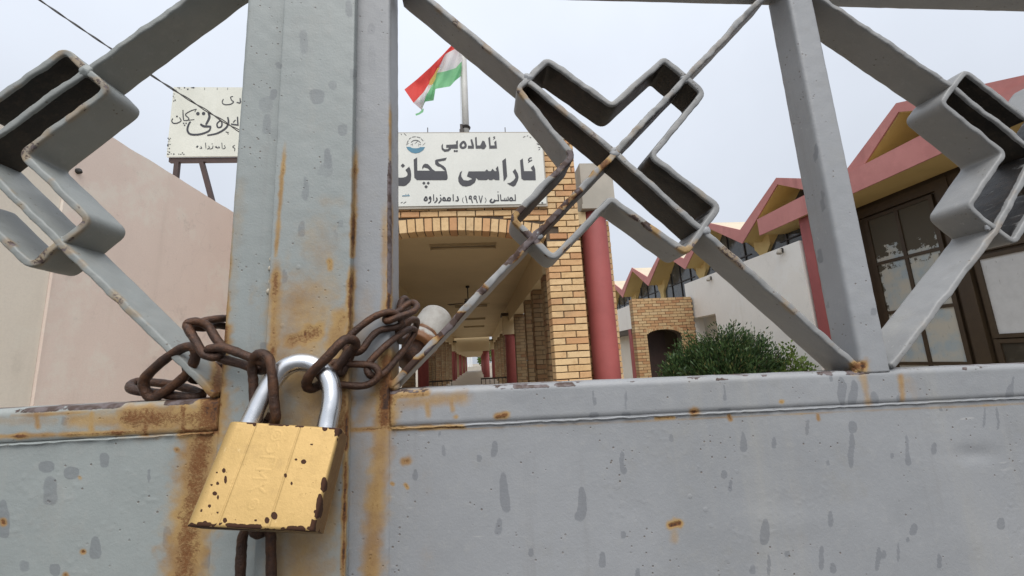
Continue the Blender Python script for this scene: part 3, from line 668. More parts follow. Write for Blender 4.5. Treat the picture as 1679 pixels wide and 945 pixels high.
# ------------------------------------------------------------------ shrubs
def shrub(name, label, cx, cy, rx, ry, h, n, size, narrow, mat, spikes, z0=GZ, low=0.1):
    r_ = tag(empty(name, (cx, cy, z0)), label, 'shrub')
    q = MB()
    tips = []
    for i in range(spikes):
        an = random.uniform(0, 2 * math.pi); rr = math.sqrt(random.random()); x = cx + math.cos(an) * rr * rx; y = cy + math.sin(an) * rr * ry
        hh = h * (1 - 0.42 * rr ** 2.2) * random.choice((random.uniform(0.78, 0.98), random.uniform(0.8, 1.0), random.uniform(0.9, 1.12))) * (1 + 0.05 * math.sin(x * 6.1 + 1.0) + 0.05 * math.sin(x * 11.7)) * (0.90 + 0.10 * math.exp(-((x - cx) / rx - 0.42) ** 2 / 0.1))
        base = Vector((cx + (x - cx) * 0.35, cy + (y - cy) * 0.35, z0)); tip = Vector((x + (x - cx) * 0.06, y, z0 + hh)); tips.append((base, tip))
    for b_, t_ in tips[::4]: q.tube([b_, b_.lerp(t_, 0.6) + Vector((0, 0, 0.05)), t_], [0.012, 0.008, 0.003], 5, caps=False)
    loc(q.build('stem', M['stem'], r_))
    q = MB()
    def smp():
        b_, t_ = random.choice(tips); f_ = random.uniform(low, 1.0) ** 0.6; p = b_.lerp(t_, f_)
        out = Vector((p.x - cx, p.y - cy, 0)); out = out.normalized() * 0.6 if out.length > 1e-3 else Vector((0, 0, 0))
        return p + Vector((random.gauss(0, 0.05), random.gauss(0, 0.05), random.gauss(0, 0.04))), Vector((0, 0, 0.8)) + out
    leaves(n, smp, size, narrow, q)
    loc(q.build('foliage', mat, r_, tone=True)); return r_
shrub('shrub', 'large dark green shrub in front of the white wall and porch', 5.22, 8.5, 1.30, 0.8, 1.86, 34000, 0.085, 0.14, M['leaf'], 460)
shrub('shrub', 'small yellow green leafy shrub at the right end of the dark one', 6.3, 8.0, 0.38, 0.35, 1.36, 1500, 0.07, 0.38, M['leaf_light'], 40)

# ------------------------------------------------------------------ left building
lb_ = tag(empty('plastered_building', (-3.0, 6, GZ)), 'plain pink beige plastered building behind the left gate leaf', 'building')
ys = np.arange(3.1, 16.01, 0.07); tp = 2.025 + (fnoise(np.stack([ys, ys * 0, ys * 0], 1), 2.5, 4) - 0.5) * 0.035
loc(MB().prism([(3.1, GZ)] + [(y, z) for y, z in zip(ys, tp)][:1] + [(y, z) for y, z in zip(ys, tp)][1:] + [(ys[-1], GZ)], 'X', -9, -3.0).build('pink_wall', M['pink_plaster'], lb_))
loc(MB().box(-9, -3.02, -0.5, 3.098, GZ, 1.70).build('cream_wall', M['cream_plaster'], lb_))
p_ = P(127, 281, 1.0); p_ = p_ * (-3.0 / p_.x)
loc(MB().tube([(-3.03, p_.y, p_.z), (-2.985, p_.y, p_.z), (-2.975, p_.y, p_.z - 0.01)], [0.022, 0.022, 0.012], 10).build('drain_pipe_end', M['wire'], lb_))

# ------------------------------------------------------------------ stains on the gate (place of each in the photo, baked onto the steel)
def Z_(ox, oy, s, L): return [(ox + x / s, oy + y / s, a / s, b / s) for x, y, a, b in L]
DRIPS = (Z_(640, 580, 2.588, [(230, 410, 20, 55), (440, 405, 35, 70), (373, 445, 25, 35), (100, 515, 28, 50), (485, 590, 45, 180), (460, 735, 35, 75), (810, 640, 45, 150),
    (800, 690, 45, 40), (985, 445, 20, 60), (985, 492, 32, 42), (985, 770, 28, 35), (597, 845, 25, 35), (895, 875, 38, 70), (1190, 360, 25, 35), (1055, 930, 25, 40), (215, 340, 12, 25),
    (865, 190, 10, 70), (865, 262, 45, 30), (1000, 200, 12, 90), (1000, 262, 40, 30)])
  + Z_(1140, 560, 2.4545, [(195, 380, 20, 40), (195, 415, 32, 60), (315, 408, 20, 45), (452, 345, 20, 70), (630, 345, 36, 50), (627, 440, 28, 150), (850, 435, 20, 130), (850, 480, 28, 40),
    (957, 432, 25, 50), (113, 535, 25, 35), (140, 580, 17, 50), (1165, 305, 12, 90), (1213, 310, 12, 95), (787, 460, 18, 22), (533, 488, 18, 28), (280, 765, 38, 105), (545, 715, 28, 70),
    (875, 757, 30, 50), (857, 798, 18, 22), (820, 850, 20, 85), (1230, 733, 35, 50), (508, 870, 26, 100), (558, 912, 25, 45), (735, 875, 22, 100), (755, 858, 25, 40), (987, 885, 20, 60),
    (300, 900, 16, 95), (235, 918, 30, 45), (373, 855, 22, 25), (985, 272, 15, 22), (590, 200, 32, 120), (635, 210, 42, 110), (720, 230, 42, 60), (820, 235, 25, 40), (1270, 205, 38, 70),
    (1275, 165, 10, 50), (120, 205, 12, 70), (120, 275, 60, 22), (550, 150, 18, 25)])
  + Z_(0, 560, 2.455, [(195, 505, 70, 50), (205, 600, 75, 120), (418, 478, 46, 60), (598, 540, 15, 55), (10, 715, 60, 150), (385, 830, 58, 95), (670, 790, 46, 100), (780, 865, 32, 55),
    (830, 870, 42, 100), (95, 905, 50, 50), (220, 920, 50, 50), (255, 320, 35, 40), (290, 530, 70, 50)])
  + Z_(360, 0, 3.15, [(435, 215, 60, 140), (450, 270, 90, 70), (300, 340, 35, 40), (240, 540, 95, 90), (270, 490, 45, 60), (250, 640, 60, 110), (290, 690, 50, 70), (505, 500, 90, 85),
    (590, 440, 50, 55), (395, 525, 50, 60), (640, 675, 60, 70), (550, 880, 85, 80), (560, 820, 50, 110), (690, 385, 50, 65), (790, 300, 48, 150), (670, 45, 45, 90), (785, 150, 40, 70), (435, 10, 50, 40)])
  + Z_(360, 280, 3.15, [(445, 95, 40, 130), (540, 10, 90, 40), (425, 300, 40, 90), (620, 275, 38, 50), (440, 440, 30, 70), (535, 725, 35, 65), (600, 330, 25, 60), (330, 545, 35, 80), (225, 910, 60, 50)])
  + [(1350, 330, 9, 40), (1338, 250, 8, 30), (1345, 420, 10, 26), (1360, 500, 9, 14), (1350, 60, 8, 60), (1432, 512, 11, 14)])
# rust: x0,y0,x1,y1,radius,strength
RUST = [(345, 655, 325, 770, 32, .98), (325, 770, 300, 945, 36, .9), (322, 800, 330, 945, 20, .5), (210, 685, 345, 685, 26, .9), (120, 690, 230, 688, 16, .6), (0, 716, 335, 706, 5, .95), (0, 690, 90, 690, 10, .35),
    (60, 680, 62, 700, 6, .7), (150, 678, 150, 705, 7, .7), (240, 675, 238, 712, 8, .9), (300, 670, 300, 710, 12, .95), (20, 682, 330, 666, 5, .6),
    (380, 330, 368, 560, 7, .6), (366, 540, 350, 690, 14, 1.1), (340, 670, 352, 705, 18, 1.05), (392, 60, 383, 330, 3, .4), (470, 205, 452, 420, 4, .75), (455, 400, 445, 600, 9, .95), (452, 480, 452, 560, 18, .6), (450, 590, 455, 945, 24, .55), (470, 600, 540, 690, 40, .6), (505, 690, 500, 945, 62, .55), (500, 500, 500, 560, 62, .55), (520, 545, 480, 560, 20, .85), (560, 590, 560, 700, 20, .85),
    (584, 220, 578, 420, 5, .95), (578, 420, 572, 560, 7, 1.05), (560, 520, 545, 570, 22, .75), (500, 565, 470, 555, 26, .55), (505, 535, 520, 545, 12, .8), (500, 545, 500, 550, 4, 1.1), (560, 620, 566, 700, 14, .85), (571, 600, 562, 945, 5, 1.0), (545, 700, 540, 870, 16, .6),
    (541, 430, 541, 440, 6, .8), (530, 330, 560, 330, 14, .25), (640, 150, 640, 300, 3, .7), (640, 300, 637, 520, 5, 1.15), (631, 310, 630, 520, 7, .5), (634, 590, 632, 690, 20, 1.05), (638, 640, 632, 668, 12, 1.2), (628, 700, 606, 945, 20, .68), (625, 630, 590, 690, 16, .45),
    (650, 662, 760, 652, 13, .5), (645, 650, 700, 645, 8, .8), (575, 705, 760, 700, 4, .9), (700, 662, 702, 680, 6, .6), (740, 655, 742, 672, 5, .6), (662, 757, 668, 757, 7, .85), (665, 795, 668, 800, 4, .9), (642, 793, 644, 794, 4, .9),
    (816, 683, 828, 681, 6, 1.1), (748, 684, 748, 684, 4, .7), (1137, 676, 1139, 676, 7, 1.1), (1075, 686, 1105, 685, 3, .9), (1195, 682, 1198, 688, 4, .9), (1341, 680, 1342, 688, 3, .7), (1100, 862, 1113, 858, 7, 1.1), (1105, 868, 1106, 885, 8, .35),
    (1280, 659, 1283, 659, 3, .9), (1400, 602, 1415, 600, 9, 1.15), (1415, 615, 1424, 662, 8, .5), (1477, 618, 1480, 655, 6, .6), (1490, 625, 1500, 650, 12, .28), (760, 704, 1679, 662, 2.0, .45), (5, 855, 6, 858, 6, 1.1), (136, 905, 137, 905, 4, 1.1), (107, 944, 108, 944, 5, .9), (130, 783, 131, 784, 4, .7),
    (290, 738, 291, 738, 5, .9), (316, 945, 320, 945, 6, .8), (700, 775, 700, 945, 30, .12), (1310, 640, 1310, 945, 40, .1), (600, 640, 600, 945, 40, .22), (395, 300, 372, 560, 14, .25), (600, 480, 590, 560, 20, .25), (520, 380, 540, 500, 40, .3)]

def stain(v, extra_chip=None):
    x, y = proj(v); nz = fnoise(v, 220, 3) - 0.5; nx = fnoise(v + 5.0, 60, 2) - 0.5
    drip = np.zeros(len(v)); rust = np.zeros(len(v))
    for di, (cx, cy, w_, h_) in enumerate(DRIPS):
        st = (0.5 + 0.5 * ((di * 0.6180339) % 1.0)) * (0.62 if (360 < cx < 660 and cy < 560) else 1.0)
        m = (abs(x - cx) < w_) & (abs(y - cy) < h_)
        if not m.any(): continue
        t = (y[m] - cy) / (h_ / 2); wid = (w_ / 2) * (0.9 + 0.18 * t * (h_ > 1.4 * w_))
        d = (np.abs((x[m] - cx + nx[m] * 9) / wid) ** 2.4 + np.abs(t) ** 3.0)
        drip[m] = np.maximum(drip[m], st * (1 - sstep(d + nz[m] * 0.7, 0.6, 1.35)))
    for x0, y0, x1, y1, r, s in RUST:
        m = (x > min(x0, x1) - 3 * r) & (x < max(x0, x1) + 3 * r) & (y > min(y0, y1) - 3 * r) & (y < max(y0, y1) + 3 * r)
        if not m.any(): continue
        dx, dy = x1 - x0, y1 - y0; L = dx * dx + dy * dy + 1e-6
        t = np.clip(((x[m] - x0) * dx + (y[m] - y0) * dy) / L, 0, 1)
        d = np.hypot(x[m] - x0 - t * dx, y[m] - y0 - t * dy) * (1 + nz[m] * 0.9)
        if r < 10 and L > 80 * 80:                     # long thin runs: broken up, fading in at the top
            s = s * (0.35 + 1.15 * fnoise(np.stack([y[m] * 0.02, x[m] * 0.02, y[m] * 0 + r], 1), 1.6, 3)) * (sstep(t, 0.0, 0.3) if abs(dy) > abs(dx) else 1.0)
        rust[m] = np.maximum(rust[m], s * np.exp(-(d / r) ** 2 * 0.9))
    return drip, rust

def axis_fine(a, b, lo, hi, fine, coarse):
    """coordinates a..b: step `fine` inside lo..hi, `coarse` outside"""
    c = [a]
    while c[-1] < b - 1e-6:
        st = fine if lo - 1e-6 <= c[-1] < hi else coarse
        nxt = c[-1] + st
        if c[-1] < lo < nxt: nxt = lo
        c.append(min(nxt, b))
    return np.array(c)

def profile_bar(name, mat, parent, prof, closed_prof, coords, place, jitter=0.00012, chips=None, smooth=True, caps=True):
    """sweep a profile [(a,b)..] along coords; place(a,b,t) -> xyz.  Carries the stain attributes."""
    n = len(prof); m = len(coords)
    A = np.array([p[0] for p in prof]); B = np.array([p[1] for p in prof])
    V = np.concatenate([np.stack(place(A, B, np.full(n, t)), 1) for t in coords])
    if jitter: V = V + (np.stack([vnoise(V, 130), vnoise(V + 3, 130), vnoise(V + 7, 130)], 1) - 0.5) * 2 * jitter
    fs = []; rng_ = n if closed_prof else n - 1
    for i in range(m - 1):
        for j in range(rng_):
            fs.append((i * n + j, i * n + (j + 1) % n, (i + 1) * n + (j + 1) % n, (i + 1) * n + j))
    if caps and closed_prof: fs += [tuple(reversed(range(n))), tuple(range((m - 1) * n, m * n))]
    ob = mesh(name, V, fs, mat, parent, smooth)
    d, r = stain(V); attr(ob, 'drip', d); attr(ob, 'rust', r); attr(ob, 'chip', chips(V, r) if chips else np.zeros(len(V)))
    return ob

def rrect(x0, x1, y0, y1, r, nx, ny, k=4):
    """rounded rectangle profile, counter-clockwise, with nx / ny divisions on the flats"""
    p = []
    def line(a, b, n): return [(a[0] + (b[0] - a[0]) * i / n, a[1] + (b[1] - a[1]) * i / n) for i in range(n)]
    def arc_(cx, cy, a): return [(cx + r * math.cos(a + math.pi / 2 * i / k), cy + r * math.sin(a + math.pi / 2 * i / k)) for i in range(k)]
    p += line((x0 + r, y0), (x1 - r, y0), nx) + arc_(x1 - r, y0 + r, -math.pi / 2) + line((x1, y0 + r), (x1, y1 - r), ny) + arc_(x1 - r, y1 - r, 0)
    p += line((x1 - r, y1), (x0 + r, y1), nx) + arc_(x0 + r, y1 - r, math.pi / 2) + line((x0, y1 - r), (x0, y0 + r), ny) + arc_(x0 + r, y0 + r, math.pi)
    return p

def edge_chip(V, r, zone, dens=0.62, sc=140):
    return zone * sstep(fnoise(V, sc, 3), dens - 0.08, dens + 0.08)

# ------------------------------------------------------------------ the gate: two leaves
YG = 0.300
def post(name, mat, leaf, x0, x1, y0, y1, z0, z1, zf0=-0.19, zf1=0.34, rad=0.003, chips=None, dens=0.0012):
    nx = max(3, int((x1 - x0) / dens)); pr = rrect(x0, x1, y0, y1, rad, nx, 8)
    return profile_bar(name, mat, leaf, pr, True, axis_fine(z0, z1, zf0, zf1, dens, 0.05), lambda a, b, t: (a, b, t), chips=chips)
def rail(name, mat, leaf, xa, xb, xf0, xf1, y0, y1, zt, zb, slope, xs, chips=None, rad=0.004):
    pr = rrect(y0, y1, zb, zt, rad, 5, 18)
    pr = pr[::-1]
    return profile_bar(name, mat, leaf, pr, True, axis_fine(xa, xb, xf0, xf1, 0.0013, 0.02), lambda a, b, t: (t, a, b + (t - xs) * slope), chips=chips)
def panel(name, mat, leaf, xa, xb, xf0, xf1, zt, zb, zf, y, slope, xs, dents=()):
    X = axis_fine(xa, xb, xf0, xf1, 0.001, 0.02); Zc = -axis_fine(-zt, -zb, -zt, -zf, 0.001, 0.03)
    n, m = len(X), len(Zc); gx, gz = np.meshgrid(X, Zc); gz = gz + (gx - xs) * slope
    V = np.stack([gx.ravel(), np.full(n * m, y), gz.ravel()], 1)
    V[:, 1] += (fnoise(V, 9, 3) - 0.5) * 0.0022 + (fnoise(V, 60, 2) - 0.5) * 0.0003
    px_, py_ = proj(V)
    for cx, cy, rx, ry, dp in dents: V[:, 1] += dp * np.exp(-((px_ - cx) / rx) ** 2 - ((py_ - cy) / ry) ** 2)
    # blistered, flaked paint patches
    pt = sstep(fnoise(V, 28, 2), 0.60, 0.70) * sstep(fnoise(V + 2, 420, 2), 0.60, 0.72); V[:, 1] -= pt * 0.00016
    i = np.arange(m - 1)[:, None] * n + np.arange(n - 1)[None, :]
    fs = np.stack([i, i + n, i + n + 1, i + 1], -1).reshape(-1, 4)[:, ::1].tolist()
    k = n * m
    ring = [0, n - 1, m * n - 1, (m - 1) * n]
    bk = [(V[q][0], y + 0.004, V[q][2]) for q in ring]
    ob = mesh(name, np.concatenate([V, np.array(bk)]), [tuple(q) for q in fs] + [(k, k + 1, k + 2, k + 3)], mat, leaf, True)
    VV = np.concatenate([V, np.array(bk)]); d, r = stain(VV); attr(ob, 'drip', d); attr(ob, 'rust', r); attr(ob, 'chip', np.zeros(len(VV)))
    return ob

def round_path(pts, rad, closed, step):
    """polyline (x,z) with rounded corners, resampled about every `step`"""
    pts = [np.array(p, float) for p in pts]; n = len(pts); out = []
    for i in range(n):
        if not closed and i in (0, n - 1): out.append(pts[i]); continue
        p, a, b = pts[i], pts[i - 1], pts[(i + 1) % n]
        u = (a - p) / np.linalg.norm(a - p); v = (b - p) / np.linalg.norm(b - p)
        ang = math.acos(max(-1, min(1, float(u @ v)))); d = rad / math.tan(ang / 2)
        s0, s1 = p + u * d, p + v * d
        for k in range(6):
            t = k / 5; out.append((1 - t) ** 2 * s0 + 2 * t * (1 - t) * p + t * t * s1)
    if closed: out.append(out[0])
    res = []
    for a, b in zip(out[:-1], out[1:]):
        m = max(1, int(np.linalg.norm(b - a) / step)); res += [a + (b - a) * k / m for k in range(m)]
    if not closed: res.append(out[-1])
    return np.array(res)

def flat_bar(name, mat, leaf, pts, closed, th=0.0050, y0=0.2995, y1=0.3312, rad=0.006, ctr=None, up=0.5, sw=None, lump=1.0):
    """flat steel on edge following a path in the gate's plane"""
    p = round_path(pts, rad, closed, 0.0022); n = len(p)
    tg = (np.roll(p, -1, 0) - np.roll(p, 1, 0)) if closed else np.gradient(p, axis=0)
    tg /= np.linalg.norm(tg, axis=1)[:, None]; nr = np.stack([-tg[:, 1], tg[:, 0]], 1)
    pr = rrect(-th / 2, th / 2, y0, y1, 0.0013, 1, 12, 3); k = len(pr)
    V = np.concatenate([np.stack([p[i, 0] + nr[i, 0] * np.array([q[0] for q in pr]), np.array([q[1] for q in pr]), p[i, 1] + nr[i, 1] * np.array([q[0] for q in pr])], 1) for i in range(n)])
    V = V + (np.stack([vnoise(V, 110), vnoise(V + 3, 110), vnoise(V + 7, 110)], 1) - 0.5) * 0.0007
    fe = sstep(0.005 - (V[:, 1] - y0), 0.0, 0.004)[:, None]; V = V + fe * (np.stack([fnoise(V + 11, 75, 4), fnoise(V + 13, 75, 4), fnoise(V + 17, 75, 4)], 1) - 0.5) * 0.0022 * lump
    fs = []
    for i in range(n if closed else n - 1):
        i2 = (i + 1) % n
        for j in range(k): fs.append((i * k + j, i2 * k + j, i2 * k + (j + 1) % k, i * k + (j + 1) % k))
    if not closed: fs += [tuple(range(k)), tuple(reversed(range((n - 1) * k, n * k)))]
    ob = mesh(name, V, fs, mat, leaf, True)
    d, r = stain(V)
    front = sstep(0.006 - (V[:, 1] - y0), 0.0, 0.005)
    RW = RUSTY * (1.0 if ctr is None and not sw else np.clip(0.3 + 2.0 * sstep((sw or ctr)[0] + (sw or ctr)[1] - V[:, 0] - V[:, 2], -0.06, 0.09), 0, 2.2))
    edge = front * sstep(fnoise(V, 65, 3), 0.44, 0.62)
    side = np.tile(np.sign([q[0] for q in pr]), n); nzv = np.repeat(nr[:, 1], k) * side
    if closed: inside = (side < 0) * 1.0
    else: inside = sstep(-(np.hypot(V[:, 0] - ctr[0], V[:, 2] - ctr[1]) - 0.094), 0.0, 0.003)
    dark_area = inside * np.where(nzv < 0.05, 1.25, up) * sstep(V[:, 1] - y0, 0.0014, 0.0042)  # near-black on enclosed bar faces, strongest where they face down
    attr(ob, 'dark_area', dark_area)
    r = np.maximum(r * 0.9, edge * 0.75 * RW)
    attr(ob, 'drip', d * 0.0); attr(ob, 'rust', r); attr(ob, 'chip', edge * sstep(fnoise(V + 9, 90, 2), 0.42, 0.55) * RW)
    return ob
RUSTY = 0.5

def cross(cx, cz, hw, ln):
    """outline of a cross whose arms follow the diagonals"""
    L = [(-hw, ln), (hw, ln), (hw, hw), (ln, hw), (ln, -hw), (hw, -hw), (hw, -ln), (-hw, -ln), (-hw, -hw), (-ln, -hw), (-ln, hw), (-hw, hw)]
    s = math.sqrt(0.5); return [(cx + (u - v) * s, cz + (u + v) * s) for u, v in L]

ZT = 0.3295                                                       # underside of the top rail
def weld(leaf, x, y, z, r, mat):
    n, m = 16, 9; V = []
    for i in range(m + 1):
        th = math.pi * i / m
        for j in range(n): ph = 2 * math.pi * j / n; V.append((math.sin(th) * math.cos(ph), math.cos(th), math.sin(th) * math.sin(ph)))
    V = np.array(V); off = np.array([x * 900, 0, z * 900]); rad = r * (0.55 + 0.9 * fnoise(V + off, 1.6, 3)); V = V * rad[:, None] * np.array([1, 0.5, 1]) + np.array([x, y + 0.0006, z])
    fs = [(i * n + j, i * n + (j + 1) % n, (i + 1) * n + (j + 1) % n, (i + 1) * n + j) for i in range(m) for j in range(n)]
    ob = mesh('weld_bead', V, fs, mat, leaf, True); d_, r_ = stain(V); attr(ob, 'rust', np.maximum(r_, 0.3 * RUSTY)); return ob

def rail_chips(zt, slope, xs, y0):
    def f(V, r):
        top = sstep(V[:, 2] - (zt + (V[:, 0] - xs) * slope), -0.0045, -0.0015)
        a = top * sstep(fnoise(V * np.array([0.45, 1, 1]), 210, 4), 0.47, 0.56) * sstep(fnoise(V + 4, 22, 3), 0.38, 0.6)
        left = sstep(-V[:, 0], 0.02, 0.06) * top * sstep(fnoise(V, 60, 2), 0.3, 0.5)
        return np.maximum(a * 0.95, left)
    return f

# right leaf
G = M['gate']
RL = tag(empty('gate_leaf', (0.7, 0.31, GZ)), 'grey steel gate leaf with two cross-shaped bar ornaments, right of the padlock', 'gate')
SL, XS = -0.0165, -0.054
post('meeting_post', G, RL, -0.101, -0.0623, YG, YG + 0.035, GZ + 0.05, 0.37, chips=lambda V, r: sstep(V[:, 0], -0.0652, -0.0638) * sstep(V[:, 2], 0.045, 0.06) * sstep(-V[:, 2], -0.175, -0.14) * (V[:, 1] < 0.306))
post('post', G, RL, 0.2958, 0.3202, YG, YG + 0.025, -0.0235, ZT, dens=0.0015)
post('hinge_post', G, RL, 0.656, 0.690, YG, YG + 0.035, GZ + 0.05, 0.37, 0, 0, dens=0.004)
rail('middle_rail', G, RL, -0.0625, 0.656, -0.0625, 0.45, YG, YG + 0.026, -0.0155, -0.0415, SL, XS, rail_chips(-0.0155, SL, XS, YG))
rail('top_rail', G, RL, -0.0625, 0.656, 0.0, 0.56, YG, YG + 0.025, ZT + 0.025, ZT, 0.0, XS)
panel('panel', G, RL, -0.0985, 0.656, -0.0985, 0.44, -0.0405, GZ + 0.08, -0.24, YG + 0.0012, SL, XS, [(1600, 745, 34, 14, 0.0013), (1560, 730, 80, 40, -0.0005), (1280, 860, 90, 30, -0.0008)])
# weld seam between rail and panel
seam = MB(); random.seed(3)
xs_ = np.arange(-0.0615, 0.45, 0.004)
seam.tube([(x, YG + 0.0002 + random.uniform(-0.0003, 0.0003), -0.0418 + (x - XS) * SL + random.uniform(-0.0003, 0.0003)) for x in xs_], [random.uniform(0.0005, 0.0009) for _ in xs_], 8)
ob = seam.build('seam', G, RL, smooth=True); d_, r_ = stain(np.array(seam.v)); attr(ob, 'rust', r_ * 0.8)
RUSTY = 0.45
OC = (0.1172, 0.1630)
MIDX = [(0.0405, 0.2205), (0.0671, 0.2475), (0.1187, 0.2050), (0.1691, 0.2500), (0.2005, 0.2180), (0.1470, 0.1595), (0.1985, 0.1145), (0.1662, 0.0766), (0.1100, 0.1235), (0.0596, 0.0755), (0.0297, 0.1085), (0.0815, 0.1600)]
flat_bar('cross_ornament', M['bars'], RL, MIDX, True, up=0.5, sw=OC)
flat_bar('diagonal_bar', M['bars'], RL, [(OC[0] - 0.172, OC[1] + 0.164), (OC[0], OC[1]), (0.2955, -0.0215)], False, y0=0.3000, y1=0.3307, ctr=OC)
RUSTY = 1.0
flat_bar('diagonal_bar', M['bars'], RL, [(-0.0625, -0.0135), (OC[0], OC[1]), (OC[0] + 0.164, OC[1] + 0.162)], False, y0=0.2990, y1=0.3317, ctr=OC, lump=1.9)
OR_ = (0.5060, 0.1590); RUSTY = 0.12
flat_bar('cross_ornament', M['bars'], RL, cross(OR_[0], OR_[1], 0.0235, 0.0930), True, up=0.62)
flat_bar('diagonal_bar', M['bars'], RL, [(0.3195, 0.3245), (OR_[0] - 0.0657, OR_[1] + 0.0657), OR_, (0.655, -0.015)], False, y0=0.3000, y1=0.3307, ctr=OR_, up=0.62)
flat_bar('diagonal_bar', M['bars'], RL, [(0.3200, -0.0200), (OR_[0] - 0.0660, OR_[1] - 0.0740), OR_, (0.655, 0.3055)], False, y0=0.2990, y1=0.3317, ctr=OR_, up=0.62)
random.seed(5)
for u, v in ((0, 0), (0, 0.0965), (0.0965, 0), (0, -0.0965), (-0.0965, 0)):
    s = math.sqrt(0.5)
    for c in (OC, OR_): weld(RL, c[0] + (u - v) * s, 0.3005, c[1] + (u + v) * s, 0.0042 if c is OC else 0.0028, G)
weld(RL, 0.294, 0.302, -0.0195, 0.005, G); weld(RL, -0.061, 0.302, -0.013, 0.005, G)

# left leaf with the cover strip over the joint
GL = M['gate_left']
LL = tag(empty('gate_leaf', (-0.5, 0.31, GZ)), 'grey steel gate leaf with rust-stained post and cover strip, left of the padlock', 'gate')
SL2, XS2 = -0.006, -0.25
post('meeting_post', GL, LL, -0.1762, -0.118, YG, YG + 0.035, GZ + 0.05, 0.37)
cv = post('cover_strip', GL, LL, -0.1435, -0.0885, YG - 0.0085, YG - 0.0005, GZ + 0.05, 0.37, rad=0.0012)
post('hinge_post', GL, LL, -0.551, -0.526, YG, YG + 0.035, GZ + 0.05, 0.37, 0, 0, dens=0.004)
rail('middle_rail', GL, LL, -0.526, -0.1762, -0.33, -0.1762, YG, YG + 0.026, -0.0140, -0.0362, SL2, XS2, rail_chips(-0.0140, SL2, XS2, YG))
rail('top_rail', GL, LL, -0.526, -0.1762, 0, 0, YG, YG + 0.025, ZT + 0.03, ZT + 0.005, 0.0, XS2)
panel('panel', GL, LL, -0.526, -0.146, -0.33, -0.146, -0.0355, GZ + 0.08, -0.2, YG + 0.0012, SL2, XS2)
seam = MB(); xs_ = np.arange(-0.33, -0.177, 0.004)
seam.tube([(x, YG + random.uniform(-0.0003, 0.0003), -0.0364 + (x - XS2) * SL2 + random.uniform(-0.0003, 0.0003)) for x in xs_], [random.uniform(0.0004, 0.0008) for _ in xs_], 8)
ob = seam.build('seam', GL, LL, smooth=True); d_, r_ = stain(np.array(seam.v)); attr(ob, 'rust', r_)
OL = (-0.3570, 0.1660); RUSTY = 0.5
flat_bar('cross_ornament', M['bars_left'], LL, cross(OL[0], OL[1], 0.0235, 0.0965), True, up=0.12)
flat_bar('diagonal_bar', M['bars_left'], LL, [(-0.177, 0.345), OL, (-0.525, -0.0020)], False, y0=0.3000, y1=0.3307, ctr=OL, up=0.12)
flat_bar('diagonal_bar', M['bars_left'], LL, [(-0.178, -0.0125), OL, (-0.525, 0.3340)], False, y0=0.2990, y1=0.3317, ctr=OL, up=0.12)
for u, v in ((0.0965, 0), (0, -0.0965)):
    s = math.sqrt(0.5); weld(LL, OL[0] + (u - v) * s, 0.3005, OL[1] + (u + v) * s, 0.0046, GL)
# lumps of filler beside the cover strip
q = MB(); random.seed(9)
for (x, y, r) in ((447, 425, .0022), (444, 440, .0018), (449, 448, .0028), (446, 462, .0024), (442, 478, .0022), (447, 487, .002), (462, 235, .0016), (465, 232, .0022)):
    c = P(x, y, YG - 0.0005); q.tube([c + Vector((0, d, random.uniform(-.3, .3) * r)) for d in (-r * .7, -r * .4, 0, r * .5)], [r * .15, r * .8, r * 1.1, r * 0.9], 9)
q.build('filler_lumps', plain('pale_body_filler', (0.52, 0.47, 0.38), (0.44, 0.39, 0.3), 300, 0.8, 900, 0.5, 0.0005), LL, smooth=True)

# latch pipe behind the right leaf's post
q = MB(); A_, B_ = P(684, 570, 0.366), P(715, 524, 0.392)
ax_ = (B_ - A_).normalized(); L_ = (B_ - A_).length; ts = [0, 0.002, 0.010, 0.0115, 0.013, 0.0145] + list(np.linspace(0.017, L_, 6)); rr = 0.0158
rs = [rr * 0.94, rr * 0.99, rr, rr * 0.93, rr * 0.93, rr] + [rr] * 6
for k in range(1, 7):
    an = k / 6 * math.pi / 2; ts.append(L_ + math.sin(an) * rr * 0.55); rs.append(max(rr * math.cos(an), 0.0004))
q.tube([A_ + ax_ * t for t in ts], rs, 36)
lp = q.build('latch_pipe', M['latch'], RL, smooth=True)
tt = [t for t in ts for _ in range(36)]
attr(lp, 'rust', [0.75 if t < 0.004 else (0.8 if 0.0105 < t < 0.014 else 0.26) for t in tt])
q = MB(); q.tube([A_ - ax_ * 0.02, A_ + ax_ * 0.001], 0.0095, 16); q.build('latch_rod', M['chain'], RL, smooth=True)
c_ = P(1396, 582, 0.326); MB().box(c_.x - 0.006, c_.x + 0.004, 0.3255, 0.340, c_.z - 0.008, c_.z + 0.007).build('hinge_tab', M['dark_metal'], RL)
for ob in list(RL.children) + list(LL.children): ob.location = -Vector(ob.parent.location)

